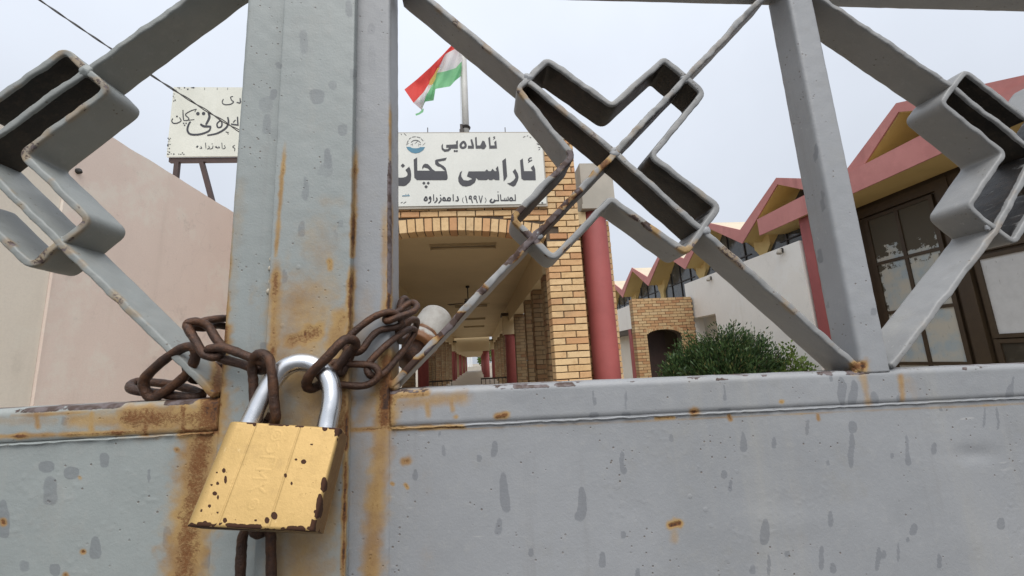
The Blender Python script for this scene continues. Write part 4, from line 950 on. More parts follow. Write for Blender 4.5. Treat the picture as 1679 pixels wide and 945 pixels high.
# ------------------------------------------------------------------ chain
CH = tag(empty('chain', (-0.12, 0.29, -0.02)), 'rusty brown steel chain looped round the gate posts and through the padlock', 'chain')
def link(a, b, nrm, width=0.0132, r=0.0038):
    """oval link: a,b = middles of the two end bends (centre line), nrm = axis the link is flat across"""
    a, b = Vector(a), Vector(b); c = (a + b) / 2; u = (b - a); L = u.length; u.normalize()
    n = Vector(nrm); n = (n - u * n.dot(u)).normalized(); v = n.cross(u); R_ = width / 2; h = max(L / 2 - R_, 0.001)
    path = []
    for k in range(11): an = -math.pi / 2 + math.pi * k / 10; path.append(c + u * (h + R_ * math.cos(an)) + v * R_ * math.sin(an))
    path += [c + u * (h - 2 * h * k / 6) + v * R_ for k in range(1, 6)]
    for k in range(11): an = math.pi / 2 + math.pi * k / 10; path.append(c + u * (-h + R_ * math.cos(an)) + v * R_ * math.sin(an))
    path += [c + u * (-h + 2 * h * k / 6) - v * R_ for k in range(1, 6)]
    q = MB(); q.tube(path, [r * random.uniform(0.94, 1.06) for _ in path], 12, closed=True)
    ob = q.build('link', M['chain'], CH, smooth=True); ob.location = -Vector(CH.location); return ob
random.seed(21)
FY = Vector((0, 1, 0))
def pl(x0, y0, Y0, x1, y1, Y1, n, w_=0.0132, r=0.0038): return link(P(x0, y0, Y0), P(x1, y1, Y1), n, w_, r)
def loop(ox, oy, s, pts, r):
    """one bent link: closed centre line through (x, y, depth)"""
    pp = [P(ox + x / s, oy + y / s, Y) for x, y, Y in pts]; n = len(pp); path = []
    for i in range(n):
        p0, p1, p2, p3_ = pp[i - 1], pp[i], pp[(i + 1) % n], pp[(i + 2) % n]
        for k in range(5):
            t = k / 5; path.append(0.5 * ((2 * p1) + (p2 - p0) * t + (2 * p0 - 5 * p1 + 4 * p2 - p3_) * t * t + (3 * p1 - p0 - 3 * p2 + p3_) * t ** 3))
    q = MB(); q.tube(path, [r * random.uniform(0.95, 1.06) for _ in path], 12, closed=True)
    ob = q.build('link', M['chain'], CH, smooth=True); ob.location = -Vector(CH.location); return ob
def zipY(p, Y): return [(a, b, y) for (a, b), y in zip(p, Y)]
Lf = (200, 490, 4.5); Rt = (480, 470, 4.5)
# left of the padlock
loop(*Lf, zipY([(62, 645), (110, 615), (250, 620), (390, 640), (520, 675), (590, 708), (520, 728), (380, 715), (200, 690), (85, 672)], [.318, .324, .326, .326, .324, .318, .312, .311, .312, .313]), .0031)
loop(*Lf, zipY([(165, 600), (255, 500), (390, 395), (500, 352), (545, 395), (520, 490), (450, 585), (330, 675), (230, 730), (178, 690)], [.305, .302, .300, .298, .299, .302, .305, .307, .308, .307]), .0032)
loop(*Lf, zipY([(482, 205), (505, 172), (560, 172), (635, 205), (690, 290), (738, 360), (722, 415), (670, 430), (600, 402), (540, 305)], [.289, .290, .292, .295, .294, .290, .286, .284, .284, .286]), .0028)
loop(*Lf, zipY([(545, 205), (600, 168), (700, 150), (790, 150), (800, 205), (700, 195), (620, 215)], [.297, .300, .306, .316, .320, .312, .302]), .0027)
loop(*Lf, zipY([(645, 372), (760, 366), (900, 415), (1030, 470), (1062, 508), (1020, 530), (880, 482), (750, 447), (680, 412)], [.283, .282, .281, .281, .284, .288, .289, .288, .286]), .0029)
loop(*Lf, zipY([(985, 422), (1035, 407), (1090, 450), (1112, 600), (1125, 780), (1135, 880), (1100, 940), (1030, 920), (978, 760), (970, 620), (962, 500)], [.277, .273, .270, .2695, .2705, .272, .277, .282, .284, .284, .282]), .0029)
loop(*Lf, zipY([(480, 470), (520, 440), (540, 520), (610, 530), (640, 590), (540, 600), (490, 560)], [.312, .310, .314, .322, .326, .322, .316]), .0029)
loop(*Lf, zipY([(600, 500), (700, 490), (800, 500), (800, 600), (700, 600), (600, 590)], [.325, .338, .342, .344, .338, .328]), .0028)
Lo = (300, 670, 3.436)
loop(*Lo, zipY([(395, 450), (390, 600), (400, 685), (425, 706), (455, 688), (465, 600), (460, 450), (425, 420)], [.279, .279, .279, .281, .284, .286, .286, .283]), .0029)
loop(*Lo, zipY([(345, 700), (330, 800), (325, 900), (330, 1000), (410, 1080), (490, 1000), (497, 900), (495, 800), (488, 700), (420, 640)], [.283] * 10), .0029)
loop(*Lo, zipY([(460, 60), (440, 200), (430, 350), (450, 460), (490, 420), (500, 300), (500, 150), (490, 60)], [.284, .284, .284, .283, .283, .284, .284, .284]), .0029)
# right of the padlock
loop(*Rt, zipY([(102, 715), (135, 645), (250, 528), (350, 420), (400, 388), (455, 400), (462, 440), (430, 472), (330, 590), (230, 700), (170, 742), (122, 750)], [.274, .270, .268, .269, .273, .278, .282, .284, .285, .284, .281, .277]), .0031)
loop(*Rt, zipY([(390, 405), (480, 312), (600, 225), (700, 190), (765, 205), (802, 260), (770, 298), (640, 325), (570, 385), (510, 468), (450, 488), (395, 460)], [.288, .288, .290, .293, .297, .300, .300, .296, .292, .290, .289, .288]), .0025)
loop(*Rt, zipY([(690, 255), (780, 225), (880, 190), (915, 150), (895, 122), (850, 130), (770, 190), (700, 215)], [.294, .296, .302, .308, .312, .312, .304, .298]), .0025)
loop(*Rt, zipY([(790, 185), (800, 115), (828, 92), (848, 130), (842, 200), (812, 225)], [.318, .320, .324, .330, .330, .324]), .0027)
loop(*Rt, zipY([(300, 562), (420, 572), (540, 577), (610, 597), (635, 650), (600, 700), (520, 733), (400, 728), (300, 712), (262, 640)], [.2885] * 10), .0024)
loop(*Rt, zipY([(552, 592), (582, 542), (700, 425), (850, 318), (900, 332), (850, 425), (760, 540), (670, 640), (600, 664), (560, 640)], [.2905, .291, .297, .312, .322, .318, .306, .297, .292, .289]), .0025)
loop(*Rt, zipY([(340, 612), (395, 485), (430, 462), (432, 505), (385, 600), (355, 640)], [.286, .286, .287, .289, .289, .288]), .0025)
loop(*Rt, zipY([(780, 330), (850, 260), (910, 250), (900, 320), (840, 380), (790, 400)], [.318, .322, .332, .344, .344, .330]), .0028)

# ------------------------------------------------------------------ padlock
TL, TR, BL = Vector((-.1473, .2599, -.0255)), Vector((-.0835, .2616, -.0339)), Vector((-.1511, .2384, -.0736))
PW, PH, PT = (TR - TL).length, (BL - TL).length, 0.0245
eu = (TR - TL).normalized(); ev = (BL - TL); ev = (ev - eu * ev.dot(eu)).normalized(); en = eu.cross(ev)
if en.y < 0: en = -en
PAD = tag(empty('padlock', tuple(TL + (TR - TL) / 2)), 'chipped brass padlock with a steel shackle hanging from the chain', 'padlock')
def corner(cx, cy, r, a0, a1, n): return [(cx + r * math.cos(a0 + (a1 - a0) * i / n), cy + r * math.sin(a0 + (a1 - a0) * i / n)) for i in range(n + 1)]
prof = []                                                       # (u, depth), from back left round the front to back right
rl, rr_ = 0.0065, 0.0016
prof += [(0.0, PT - 0.004), (0.0, PT * 0.6)] + corner(rl, rl, rl, math.pi, 1.5 * math.pi, 8)
fu = np.linspace(rl, PW - rr_, 150)[1:-1]; prof += [(u, 0.0) for u in fu] + corner(PW - rr_, rr_, rr_, 1.5 * math.pi, 2 * math.pi, 4)
prof += [(PW, d) for d in np.linspace(0.003, PT - 0.003, 10)] + corner(PW - 0.003, PT - 0.003, 0.003, 0, math.pi / 2, 4) + [(PW * 0.5, PT)] + corner(0.003, PT - 0.003, 0.003, math.pi / 2, math.pi, 3)
tv = np.concatenate([[0.0, 0.0004, 0.0008], np.linspace(0.0014, PH - 0.0014, 128), [PH - 0.0008, PH - 0.0004, PH]])
U = np.array([p[0] for p in prof]); Dp = np.array([p[1] for p in prof]); n = len(prof)
# raised maker's marks running down the middle strip (only worn strokes are left)
def seg(u, v, pts, wd):
    d = np.full(u.shape, 9.0)
    for (a, b), (c, e_) in zip(pts[:-1], pts[1:]):
        L = (c - a) ** 2 + (e_ - b) ** 2 + 1e-12; t = np.clip(((u - a) * (c - a) + (v - b) * (e_ - b)) / L, 0, 1); d = np.minimum(d, np.hypot(u - a - t * (c - a), v - b - t * (e_ - b)))
    return 1 - sstep(d, wd * 0.5, wd)
def circ(cx, cy, r, n=14, a0=0.0, a1=6.2832): return [(cx + r * math.cos(a0 + (a1 - a0) * i / n), cy + r * math.sin(a0 + (a1 - a0) * i / n)) for i in range(n + 1)]
k_ = 0.01
MARK = [circ(.030, .0065, .0028), circ(.030, .0065, .0012), circ(.030, .0130, .0030, 12, -0.6, 3.7), [(.026, .0185), (.034, .0185), (.034, .0225)],
        [(.026, .0295), (.033, .0295), (.029, .0272), (.033, .0250), (.026, .0250)], [(.026, .0355), (.030, .0335), (.034, .0360), (.030, .0335), (.034, .0315)], circ(.0305, .0420, .0022), circ(.0305, .0420, .0009)]
rows = []; hts = []
for t in tv:
    u = U.copy(); d = Dp.copy(); v = np.full(n, t); front = (d < 1e-6)
    edge = min(t, PH - t); inset = max(0, 0.0008 - edge) * 0.6
    h = np.zeros(n)
    for g in (0.26, 0.645): h -= 0.00045 * np.exp(-((u - g * PW) / 0.00045) ** 2)
    for mk_ in MARK: h += 0.00006 * seg(u, v, mk_, 0.0007)
    d = d - np.where(front, h, 0) + inset * (d < 0.01)
    rows.append(np.stack([u, v, d], 1))
V = np.concatenate(rows); base = np.array(TL)[None]
Wd = base + V[:, :1] * np.array(eu) + V[:, 1:2] * np.array(ev) + V[:, 2:3] * np.array(en)
fs = []
for i in range(len(tv) - 1):
    for j in range(n): fs.append((i * n + j, (i + 1) * n + j, (i + 1) * n + (j + 1) % n, i * n + (j + 1) % n))
fs += [tuple(range(n)), tuple(reversed(range((len(tv) - 1) * n, len(tv) * n)))]
pb = mesh('body', Wd, fs, M['brass'], PAD, True); pb.location = -Vector(PAD.location)
x, y = proj(Wd); nz = fnoise(Wd, 320, 3)
chip = np.zeros(len(Wd))
for cx, cy, rx, ry in [(230, 350, 9, 11), (240, 400, 7, 20), (195, 422, 7, 8), (160, 430, 7, 6), (180, 480, 12, 11), (197, 500, 6, 12), (150, 550, 8, 8), (103, 575, 6, 9), (195, 587, 6, 6), (237, 630, 10, 12), (680, 300, 13, 12), (637, 288, 8, 6),
        (725, 203, 7, 5), (578, 378, 7, 11), (612, 422, 6, 9), (515, 605, 16, 20), (473, 630, 12, 16), (403, 85, 9, 14), (800, 110, 14, 16), (875, 130, 20, 16), (795, 430, 16, 40), (770, 550, 18, 60), (665, 680, 22, 18), (755, 600, 12, 20), (190, 360, 5, 5), (125, 650, 12, 16), (410, 630, 8, 6)]:
    X0, Y0, ax2, ay2 = 300 + cx / 3.436, 670 + cy / 3.436, rx / 3.436, ry / 3.436
    d = ((x - X0) / ax2) ** 2 + ((y - Y0) / ay2) ** 2; chip = np.maximum(chip, 1 - sstep(d + (nz - 0.5), 0.8, 1.7))
bot = PH - V[:, 1]
chip = np.maximum(chip, (1 - sstep(bot, 0.0006, 0.0030)) * sstep(fnoise(Wd, 170, 3), 0.40, 0.58))
chip = np.maximum(chip, (1 - sstep(V[:, 1], 0.0003, 0.0018)) * sstep(fnoise(Wd, 150, 3), 0.50, 0.62))
rt = np.abs(V[:, 0] - PW) + np.abs(V[:, 2]); chip = np.maximum(chip, (1 - sstep(rt, 0.0010, 0.0035)) * sstep(fnoise(Wd, 150, 3), 0.46, 0.6))
attr(pb, 'chip', np.clip(chip, 0, 1)); attr(pb, 'side_tone', sstep(V[:, 2], 0.0012, 0.003) * (V[:, 0] > PW * 0.5) * (0.85 + 0.3 * (nz - 0.5)))  # right side of the body coloured a darker brown than the front
pp = [P(*p) for p in ((404, 712, .2695), (413, 691, .2715), (425, 666, .2735), (436, 645, .275), (446, 628, .2762), (458, 612, .2772), (471, 601, .278), (487, 595, .2785), (503, 595, .2785), (518, 600, .278), (531, 610, .2772), (540, 625, .2762), (544, 643, .275), (543, 664, .2735), (538, 690, .2718), (534, 712, .2700))]
sp = []
for i in range(len(pp) - 1):                                      # Catmull-Rom through the points
    p0, p1, p2, p3 = pp[max(i - 1, 0)], pp[i], pp[i + 1], pp[min(i + 2, len(pp) - 1)]
    for k in range(4):
        t = k / 4; sp.append(0.5 * ((2 * p1) + (p2 - p0) * t + (2 * p0 - 5 * p1 + 4 * p2 - p3) * t * t + (3 * p1 - p0 - 3 * p2 + p3) * t ** 3))
q = MB(); q.tube(sp, 0.0059, 24); sh = q.build('shackle', M['chrome'], PAD, smooth=True); sh.location = -Vector(PAD.location)

# ------------------------------------------------------------------ signs
class Sign:
    """flat lettering drawn in picture units of an enlarged view and set on a sign's plane"""
    def __init__(s, Y, parent=None, mat=None): s.Y = Y; s.v = []; s.f = []; s.lift = 0; s.par = parent; s.mat = mat
    def cut(s, name='letter'):
        if s.f: loc(mesh(name, s.v, s.f, s.mat, s.par))
        s.v = []; s.f = []
    def pt(s, x, y): p = P(s.ox + x / s.s, s.oy + y / s.s, s.Y); return (p.x, s.Y - 0.0003 * (s.lift % 4), p.z)
    def view(s, ox, oy, sc): s.ox, s.oy, s.s = ox, oy, sc; return s
    def poly(s, pts):
        s.lift += 1; b = len(s.v); s.v += [s.pt(*p) for p in pts]
        for t in tessellate_polygon([[Vector((p[0], p[1], 0)) for p in pts]]): s.f.append(tuple(b + i for i in t))
    def dot(s, x, y, r, diamond=False):
        n = 4 if diamond else 12; s.poly([(x + r * math.cos(2 * math.pi * k / n), y + r * math.sin(2 * math.pi * k / n)) for k in range(n)])
    def stroke(s, wd, pts, closed=False):
        pts = [np.array(p, float) for p in pts]
        if len(pts) > 2:
            n = len(pts); sm = []
            rng_ = range(n) if closed else range(n - 1)
            for i in rng_:
                g = (lambda k: pts[k % n]) if closed else (lambda k: pts[min(max(k, 0), n - 1)])
                p0, p1, p2, p3 = g(i - 1), g(i), g(i + 1), g(i + 2)
                for k in range(4): t = k / 4; sm.append(0.5 * (2 * p1 + (p2 - p0) * t + (2 * p0 - 5 * p1 + 4 * p2 - p3) * t * t + (3 * p1 - p0 - 3 * p2 + p3) * t ** 3))
            if not closed: sm.append(pts[-1])
            pts = sm
        n = len(pts); s.lift += 1; L = []; Rr = []
        for i in range(n):
            a = pts[i - 1] if (i or closed) else pts[i]; b = pts[(i + 1) % n] if (i < n - 1 or closed) else pts[i]
            d = (b - a) / (np.linalg.norm(b - a) + 1e-9); nn = np.array([-d[1], d[0]])
            wl = wd / 2 * (1.0 if closed else (0.75 + 0.25 * math.sin(math.pi * i / max(n - 1, 1))))
            L.append(pts[i] + nn * wl); Rr.append(pts[i] - nn * wl)
        b0 = len(s.v); s.v += [s.pt(*p) for p in L] + [s.pt(*p) for p in Rr]
        for i in range(n if closed else n - 1): j = (i + 1) % n; s.f.append((b0 + i, b0 + j, b0 + n + j, b0 + n + i))
    def build(s, name, mat, parent): ob = mesh(name, s.v, s.f, mat, parent); return loc(ob)

sg = tag(empty('name_board', (-0.42, 5.55, 2.22)), 'white name board with black Kurdish lettering above the brick arch', 'sign')
SX0, SX1, SZ0, SZ1 = -1.90, 1.06, 2.215, 3.335
loc(MB().box(SX0, SX1, 5.545, 5.575, SZ0, SZ1).build('board', M['sign_white'], sg))
fr = MB(); fr.box(SX0 - 0.02, SX1 + 0.02, 5.555, 5.592, SZ1, SZ1 + 0.02); fr.box(SX0 - 0.02, SX1 + 0.02, 5.555, 5.592, SZ0 - 0.035, SZ0); fr.box(SX0 - 0.02, SX0, 5.556, 5.59, SZ0, SZ1); fr.box(SX1, SX1 + 0.02, 5.556, 5.59, SZ0, SZ1)
loc(fr.build('frame', M['concrete'], sg))
for x in (-0.62, 0.52): loc(MB().box(x - 0.006, x + 0.006, 5.56, 5.57, SZ1 + 0.02, SZ1 + 0.10).build('bracket', M['dark_metal'], sg))
T = Sign(5.5425, sg, M['ink']).view(655, 255, 13.99)
T.poly([(325, 95), (405, 45), (410, 350), (700, 350), (650, 300), (560, 275), (525, 320), (520, 270), (545, 215), (590, 190), (650, 200), (700, 245), (760, 320), (820, 360), (1050, 360), (1000, 320), (940, 265), (880, 255), (820, 205), (815, 115), (850, 95), (1085, 50), (1055, 115), (880, 145), (920, 190), (1010, 240), (1060, 290), (1085, 370), (1105, 480), (1105, 530), (1080, 568), (400, 568), (340, 510)]); T.cut()
T.poly([(-60, 505), (15, 512), (80, 510), (150, 490), (185, 450), (180, 400), (135, 335), (225, 255), (260, 350), (270, 450), (260, 560), (235, 610), (150, 690), (100, 705), (15, 702), (-80, 690), (-150, 620), (-165, 500), (-130, 420), (-105, 470)]); T.cut()
T.dot(77, 235, 50, True); T.cut('letter_dot'); T.dot(560, 637, 40, True); T.cut('letter_dot'); T.dot(660, 637, 38, True); T.cut('letter_dot'); T.dot(610, 720, 42, True); T.cut('letter_dot')
T.view(745, 250, 11.193)
T.poly([(145, 340), (105, 365), (70, 470), (75, 530), (100, 580), (150, 620), (220, 628), (300, 610), (370, 560), (395, 510), (395, 465), (440, 508), (590, 510), (620, 490), (650, 510), (690, 508), (720, 490), (760, 510), (828, 510), (825, 400), (800, 250), (760, 295), (775, 345), (740, 345), (700, 300), (670, 345), (625, 345), (597, 310), (560, 348), (260, 350), (230, 440), (300, 470), (330, 490), (250, 520), (170, 510), (130, 450), (125, 400)]); T.cut()
T.poly([(878, 155), (945, 105), (970, 440), (945, 490), (905, 535)]); T.cut()
T.poly([(1115, 300), (1070, 355), (1110, 420), (1120, 470), (1080, 520), (1020, 560), (965, 565), (1010, 600), (1080, 630), (1120, 610), (1165, 520), (1180, 450), (1165, 390)]); T.cut()
T.poly([(1205, 150), (1255, 110), (1280, 345), (1440, 345), (1400, 285), (1455, 235), (1485, 310), (1495, 512), (1270, 512), (1230, 480)]); T.cut()
T.stroke(24, [(1420, 100), (1380, 110), (1362, 145), (1385, 160), (1428, 140)]); T.stroke(20, [(1355, 190), (1410, 150)]); T.cut()
T.view(655, 212, 9.328)
T.poly([(665, 218), (640, 255), (645, 310), (690, 348), (750, 340), (785, 312), (790, 298), (895, 298), (893, 170), (862, 190), (868, 232), (715, 240), (715, 285), (758, 285), (740, 305), (690, 308), (664, 285)]); T.cut()
T.dot(845, 335, 17); T.cut('letter_dot'); T.dot(877, 335, 17); T.cut('letter_dot')
T.stroke(36, [(975, 195), (935, 240), (950, 282), (995, 280), (1012, 250), (1000, 212)], True); T.cut()
T.poly([(1085, 160), (1110, 150), (1140, 250), (1138, 298), (1045, 298), (1048, 250), (1105, 255), (1095, 210)]); T.cut()
T.poly([(1155, 130), (1180, 118), (1188, 250), (1235, 250), (1270, 175), (1300, 185), (1330, 260), (1300, 302), (1275, 308), (1250, 296), (1165, 298)]); T.cut()
T.poly([(1358, 135), (1385, 115), (1395, 250), (1458, 250), (1448, 200), (1480, 170), (1492, 295), (1375, 298)]); T.cut()
T.stroke(13, [(1462, 115), (1436, 122), (1460, 138), (1434, 155)]); T.cut()
T.view(685, 308, 9.876)
T.stroke(26, [(130, 150), (106, 195), (125, 208), (148, 200), (146, 168)], True)
T.stroke(22, [(200, 148), (186, 175), (212, 182), (206, 158)], True); T.stroke(22, [(212, 175), (204, 228), (168, 250)])
T.stroke(22, [(255, 108), (258, 216)]); T.stroke(24, [(300, 158), (312, 200), (270, 248)]); T.stroke(24, [(365, 158), (377, 200), (335, 252)]); T.dot(368, 122, 11)
T.stroke(24, [(420, 160), (406, 202), (440, 208), (442, 176)], True); T.stroke(26, [(430, 208), (530, 212)]); T.stroke(24, [(495, 165), (482, 202), (520, 208), (526, 172)], True)
T.stroke(22, [(572, 108), (576, 216)]); T.stroke(26, [(640, 138), (655, 205), (610, 212)])
T.stroke(10, [(737, 158), (722, 200), (740, 248)]); T.stroke(22, [(775, 130), (800, 248)])
for dx in (0, 77): T.stroke(20, [(842 + dx, 138), (833 + dx, 172), (860 + dx, 180), (866 + dx, 142)], True); T.stroke(24, [(862 + dx, 170), (888 + dx, 250)])
T.stroke(20, [(990, 128), (1020, 246)]); T.stroke(20, [(1046, 128), (1020, 246)]); T.stroke(10, [(1088, 160), (1108, 205), (1086, 248)])
T.stroke(28, [(1200, 180), (1172, 218), (1208, 240), (1250, 215), (1232, 195)]); T.stroke(28, [(1240, 208), (1315, 210)]); T.stroke(22, [(1300, 108), (1310, 212)])
T.stroke(22, [(1338, 108), (1348, 212)]); T.stroke(30, [(1345, 206), (1468, 206)]); T.stroke(22, [(1460, 145), (1468, 212)]); T.stroke(16, [(1402, 165), (1404, 205)]); T.stroke(16, [(1430, 165), (1432, 205)])
T.stroke(8, [(1285, 62), (1298, 77)]); T.stroke(8, [(1312, 62), (1298, 77)])
T.stroke(24, [(1505, 163), (1490, 203), (1528, 208), (1530, 176)], True); T.stroke(26, [(1525, 206), (1585, 208)]); T.stroke(22, [(1576, 108), (1582, 214)])
T.view(655, 212, 9.328)                                         # emblem ring and worn corner marks
for seg_ in ([(112, 235), (122, 200), (136, 172)], [(145, 158), (160, 140), (178, 130)], [(190, 124), (220, 117), (250, 115)], [(262, 117), (300, 126), (320, 136)], [(330, 145), (355, 170), (362, 182)]): T.stroke(9, seg_)
T.stroke(12, [(178, 205), (200, 182), (245, 170), (295, 182), (322, 212)]); T.stroke(8, [(235, 222), (282, 180)]); T.stroke(7, [(172, 238), (200, 236)]); T.stroke(7, [(300, 236), (332, 236)])
T.stroke(5, [(200, 215), (202, 262)]); T.stroke(5, [(290, 215), (290, 262)]); T.stroke(6, [(100, 245), (140, 215)]); T.stroke(6, [(355, 245), (395, 210)])
for a_, b_ in (((70, 65), (105, 98)), ((22, 70), (36, 88))): T.stroke(10, [a_, b_])
T.view(640, 210, 6.458)
for a_, b_ in (((1405, 100), (1430, 88)), ((1445, 86), (1460, 84)), ((1475, 95), (1492, 105)), ((1520, 108), (1535, 100)), ((1545, 125), (1560, 135)), ((1550, 165), (1575, 180)), ((1565, 205), (1590, 210)), ((1570, 235), (1585, 222)), ((1600, 785), (1615, 800)), ((1602, 800), (1618, 785)), ((110, 795), (130, 785)), ((140, 800), (168, 780))): T.stroke(9, [a_, b_])
tag(T.build('small_lettering', M['ink'], sg), kind='stuff')
T = Sign(5.5420, sg, M['blue_ink']).view(655, 212, 9.328)
T.poly([(103, 270), (165, 272), (190, 288), (240, 294), (290, 290), (318, 275), (392, 274), (362, 322), (310, 356), (245, 371), (180, 356), (128, 315)])
T.cut('emblem'); T.view(640, 210, 6.458); T.poly([(125, 715), (205, 712), (205, 722), (125, 725)]); T.poly([(160, 700), (170, 700), (170, 706), (160, 706)]); T.poly([(183, 699), (195, 699), (195, 705), (183, 705)])
tag(T.build('small_print', M['blue_ink'], sg), kind='stuff')

ls = tag(empty('roof_sign', (-4.2, 6.5, 2.03)), 'weathered white sign with black brushed lettering on the pink building roof', 'sign')
LY = 6.5; c = [P(287, 142, LY), P(271, 254, LY), P(395, 146, LY), P(390, 259, LY)]
LX0, LX1, LZ0, LZ1 = -4.875, -2.5, 3.515, 4.765
loc(MB().box(LX0, LX1, LY + 0.003, LY + 0.03, LZ0, LZ1).build('board', M['old_sign'], ls))
loc(MB().box(LX0 + 0.02, LX1 - 0.02, LY + 0.031, LY + 0.09, LZ0 - 0.075, LZ0 - 0.002).build('frame', M['brown_metal'], ls))
for x0, z0, x1, z1 in ((-4.74, 3.45, -4.74, 2.03), (-4.37, 3.45, -3.93, 2.03), (-2.65, 3.45, -2.65 - 0.4, 2.03)):
    loc(MB().prism([(x0 - 0.035, z0), (x0 + 0.035, z0), (x1 + 0.035, z1), (x1 - 0.035, z1)], 'Y', LY + 0.032, LY + 0.088).build('leg', M['brown_metal'], ls))
T = Sign(LY, ls, M['ink']).view(268, 135, 7.27)
T.stroke(13, [(830, 170), (800, 178), (812, 215), (835, 235), (800, 262), (730, 267), (700, 240), (715, 200)]); T.stroke(16, [(872, 240), (915, 245), (912, 190)]); T.cut()
T.stroke(13, [(190, 420), (210, 458), (170, 485), (120, 490), (98, 462), (112, 432)]); T.dot(160, 408, 11); T.stroke(13, [(232, 330), (234, 400), (240, 455)]); T.cut()
T.stroke(13, [(395, 322), (330, 340), (262, 385), (302, 432), (285, 455), (238, 455)]); T.stroke(11, [(285, 455), (368, 445)]); T.stroke(9, [(392, 322), (372, 355)]); T.dot(240, 490, 9); T.dot(270, 490, 9); T.dot(252, 513, 9); T.cut()
T.stroke(28, [(535, 362), (547, 420), (505, 508)]); T.stroke(28, [(440, 498), (480, 525), (565, 528)]); T.stroke(24, [(562, 525), (540, 582), (430, 622), (320, 620), (285, 570), (300, 505), (322, 470)]); T.dot(410, 375, 21); T.dot(478, 373, 21); T.cut()
T.stroke(19, [(612, 402), (690, 468), (690, 528), (648, 538), (640, 492), (685, 452)]); T.stroke(23, [(765, 415), (775, 482), (740, 550), (640, 610), (522, 634)]); T.stroke(13, [(742, 592), (778, 602)]); T.stroke(9, [(765, 605), (772, 625)]); T.cut()
T.stroke(24, [(805, 500), (890, 512)]); T.stroke(22, [(882, 412), (888, 520)]); T.stroke(16, [(860, 450), (830, 480)]); T.cut()
for sg_ in ([(395, 782), (412, 765), (402, 760), (390, 775)], [(430, 786), (456, 788), (444, 762)], [(500, 720), (506, 788)], [(540, 760), (545, 786), (520, 798)], [(590, 756), (582, 788), (550, 798)], [(612, 768), (642, 785), (625, 762)], [(640, 784), (668, 780), (655, 765)], [(695, 720), (700, 790)], [(725, 752), (735, 784), (706, 795)], [(850, 750), (825, 772), (850, 790), (846, 822)]): T.stroke(10, sg_)
T.dot(580, 735, 6)
random.seed(4)
for _ in range(16): x_ = random.uniform(135, 380); T.dot(x_, 58 + 0.02 * x_ + random.uniform(0, 30) * (x_ < 300), random.uniform(3, 9))
for _ in range(12): T.dot(random.uniform(112, 150), random.uniform(60, 230), random.uniform(3, 8))
for _ in range(22): y_ = random.uniform(660, 860); T.dot(62 - (y_ - 660) * 0.06 + random.uniform(-12, 22), y_, random.uniform(3, 9))
for _ in range(14): T.dot(random.uniform(60, 250), random.uniform(840, 862), random.uniform(3, 8))
for x_ in (490, 640, 765): T.stroke(6, [(x_, 65), (x_, 92)])
tag(T.build('small_lettering', M['ink'], ls), kind='stuff')

# ------------------------------------------------------------------ flag and pole
FYp = 5.72
pole = tag(empty('flagpole', (-0.06, FYp, 3.25)), 'grey metal flagpole behind the name board', 'flagpole')
loc(MB().tube([(-0.065, FYp, 2.9), (-0.065, FYp, 5.15)], 0.052, 18).build('shaft', M['pole'], pole, smooth=True))
cl = MB(); cl.tube([(-0.065, FYp, 3.50), (-0.065, FYp, 3.53), (-0.065, FYp, 3.55)], [0.062, 0.075, 0.06], 14); cl.box(-0.16, -0.10, FYp - 0.06, FYp, 3.40, 3.47); cl.box(-0.15, -0.11, FYp - 0.05, FYp - 0.01, 3.46, 3.56)
loc(cl.build('pulley_clamp', M['dark_metal'], pole))
loc(MB().tube([(-0.13, FYp - 0.03, 3.5), (-0.125, FYp - 0.03, 4.3), (-0.12, FYp - 0.03, 5.1)], 0.004, 6).build('halyard', M['pole'], pole))
rowsF = [[(757, 62), (748, 66), (738, 77), (724, 92), (706, 110), (684, 130), (663, 147)],
         [(757, 74), (745, 81), (730, 89), (721, 107), (709, 129), (694, 152), (678, 169)],
         [(757, 101), (747, 112), (731, 117), (715, 120), (710, 138), (698, 158), (692, 181)],
         [(757, 124), (746, 133), (738, 142), (714, 146), (711, 165), (697, 167), (689, 186)]]
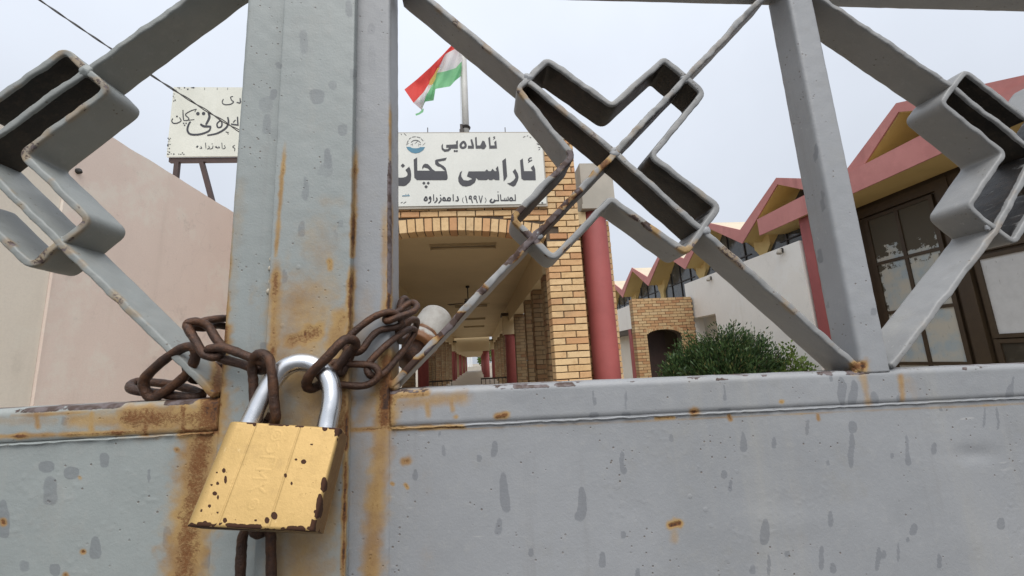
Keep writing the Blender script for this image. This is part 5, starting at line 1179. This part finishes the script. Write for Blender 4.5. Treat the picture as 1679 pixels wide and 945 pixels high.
def resample(pts, n):
    pts = np.array(pts, float); d = np.r_[0, np.cumsum(np.hypot(*np.diff(pts, axis=0).T))]; t = np.linspace(0, d[-1], n)
    return np.stack([np.interp(t, d, pts[:, 0]), np.interp(t, d, pts[:, 1])], 1)
FL = tag(empty('flag', (-0.12, FYp - 0.06, 4.3)), 'limp red, white and green flag on the pole above the name board', 'flag')
NU = 40; rr3 = [resample(r_, NU) for r_ in rowsF]
def fold(u, v): return FYp - 0.06 + 0.09 * math.sin(u * 9 + v * 2.2) * u + 0.035 * math.sin(u * 21 - v * 4)
for k, nm in enumerate(('flag_red', 'flag_white', 'flag_green')):
    vs = []; fs = []; NV = 6
    for j in range(NV + 1):
        for i in range(NU):
            u, v = i / (NU - 1), (k + j / NV); p = rr3[k][i] * (1 - j / NV) + rr3[k + 1][i] * (j / NV); vs.append(P(p[0], p[1], fold(u, v)))
    for j in range(NV):
        for i in range(NU - 1): fs.append((j * NU + i, j * NU + i + 1, (j + 1) * NU + i + 1, (j + 1) * NU + i))
    loc(mesh(('red_stripe', 'white_stripe', 'green_stripe')[k], vs, fs, M[nm], FL, True))
vs = [P(x, y, FYp - 0.10) for x, y in ((722, 110), (717, 112), (712, 122), (705, 132), (703, 140), (709, 139), (714, 130), (716, 120))]
loc(mesh('sun_emblem', vs, [tuple(range(8))], M['flag_yellow'], FL))
vs = [P(x, y, FYp - 0.08) for x, y in ((692, 180), (695, 178), (694, 184), (688, 188), (682, 190), (681, 187), (687, 185))]
loc(mesh('torn_corner', vs, [tuple(range(7))], M['flag_green'], FL))

# ------------------------------------------------------------------ overhead cable
cb = tag(empty('overhead_cable', (-4.56, 5, 4.2)), 'black twisted overhead cable crossing the sky to the weathered roof sign', 'cable')
a0_, a1_ = P(-60, -88, 4.6), P(420, 232, 5.6)
for s in (0, 1):
    path = []
    for i in range(90):
        t = i / 89; p = a0_.lerp(a1_, t) + Vector((0, 0, -0.22 * 4 * t * (1 - t) * 0.25)); an = i * 0.55 + s * math.pi; sep = 0.008 + 0.02 * max(0, t - 0.55)
        path.append(p + Vector((0.3 * math.cos(an), math.cos(an), math.sin(an))) * sep)
    loc(MB().tube(path, 0.008, 6).build('wire', M['wire'], cb))
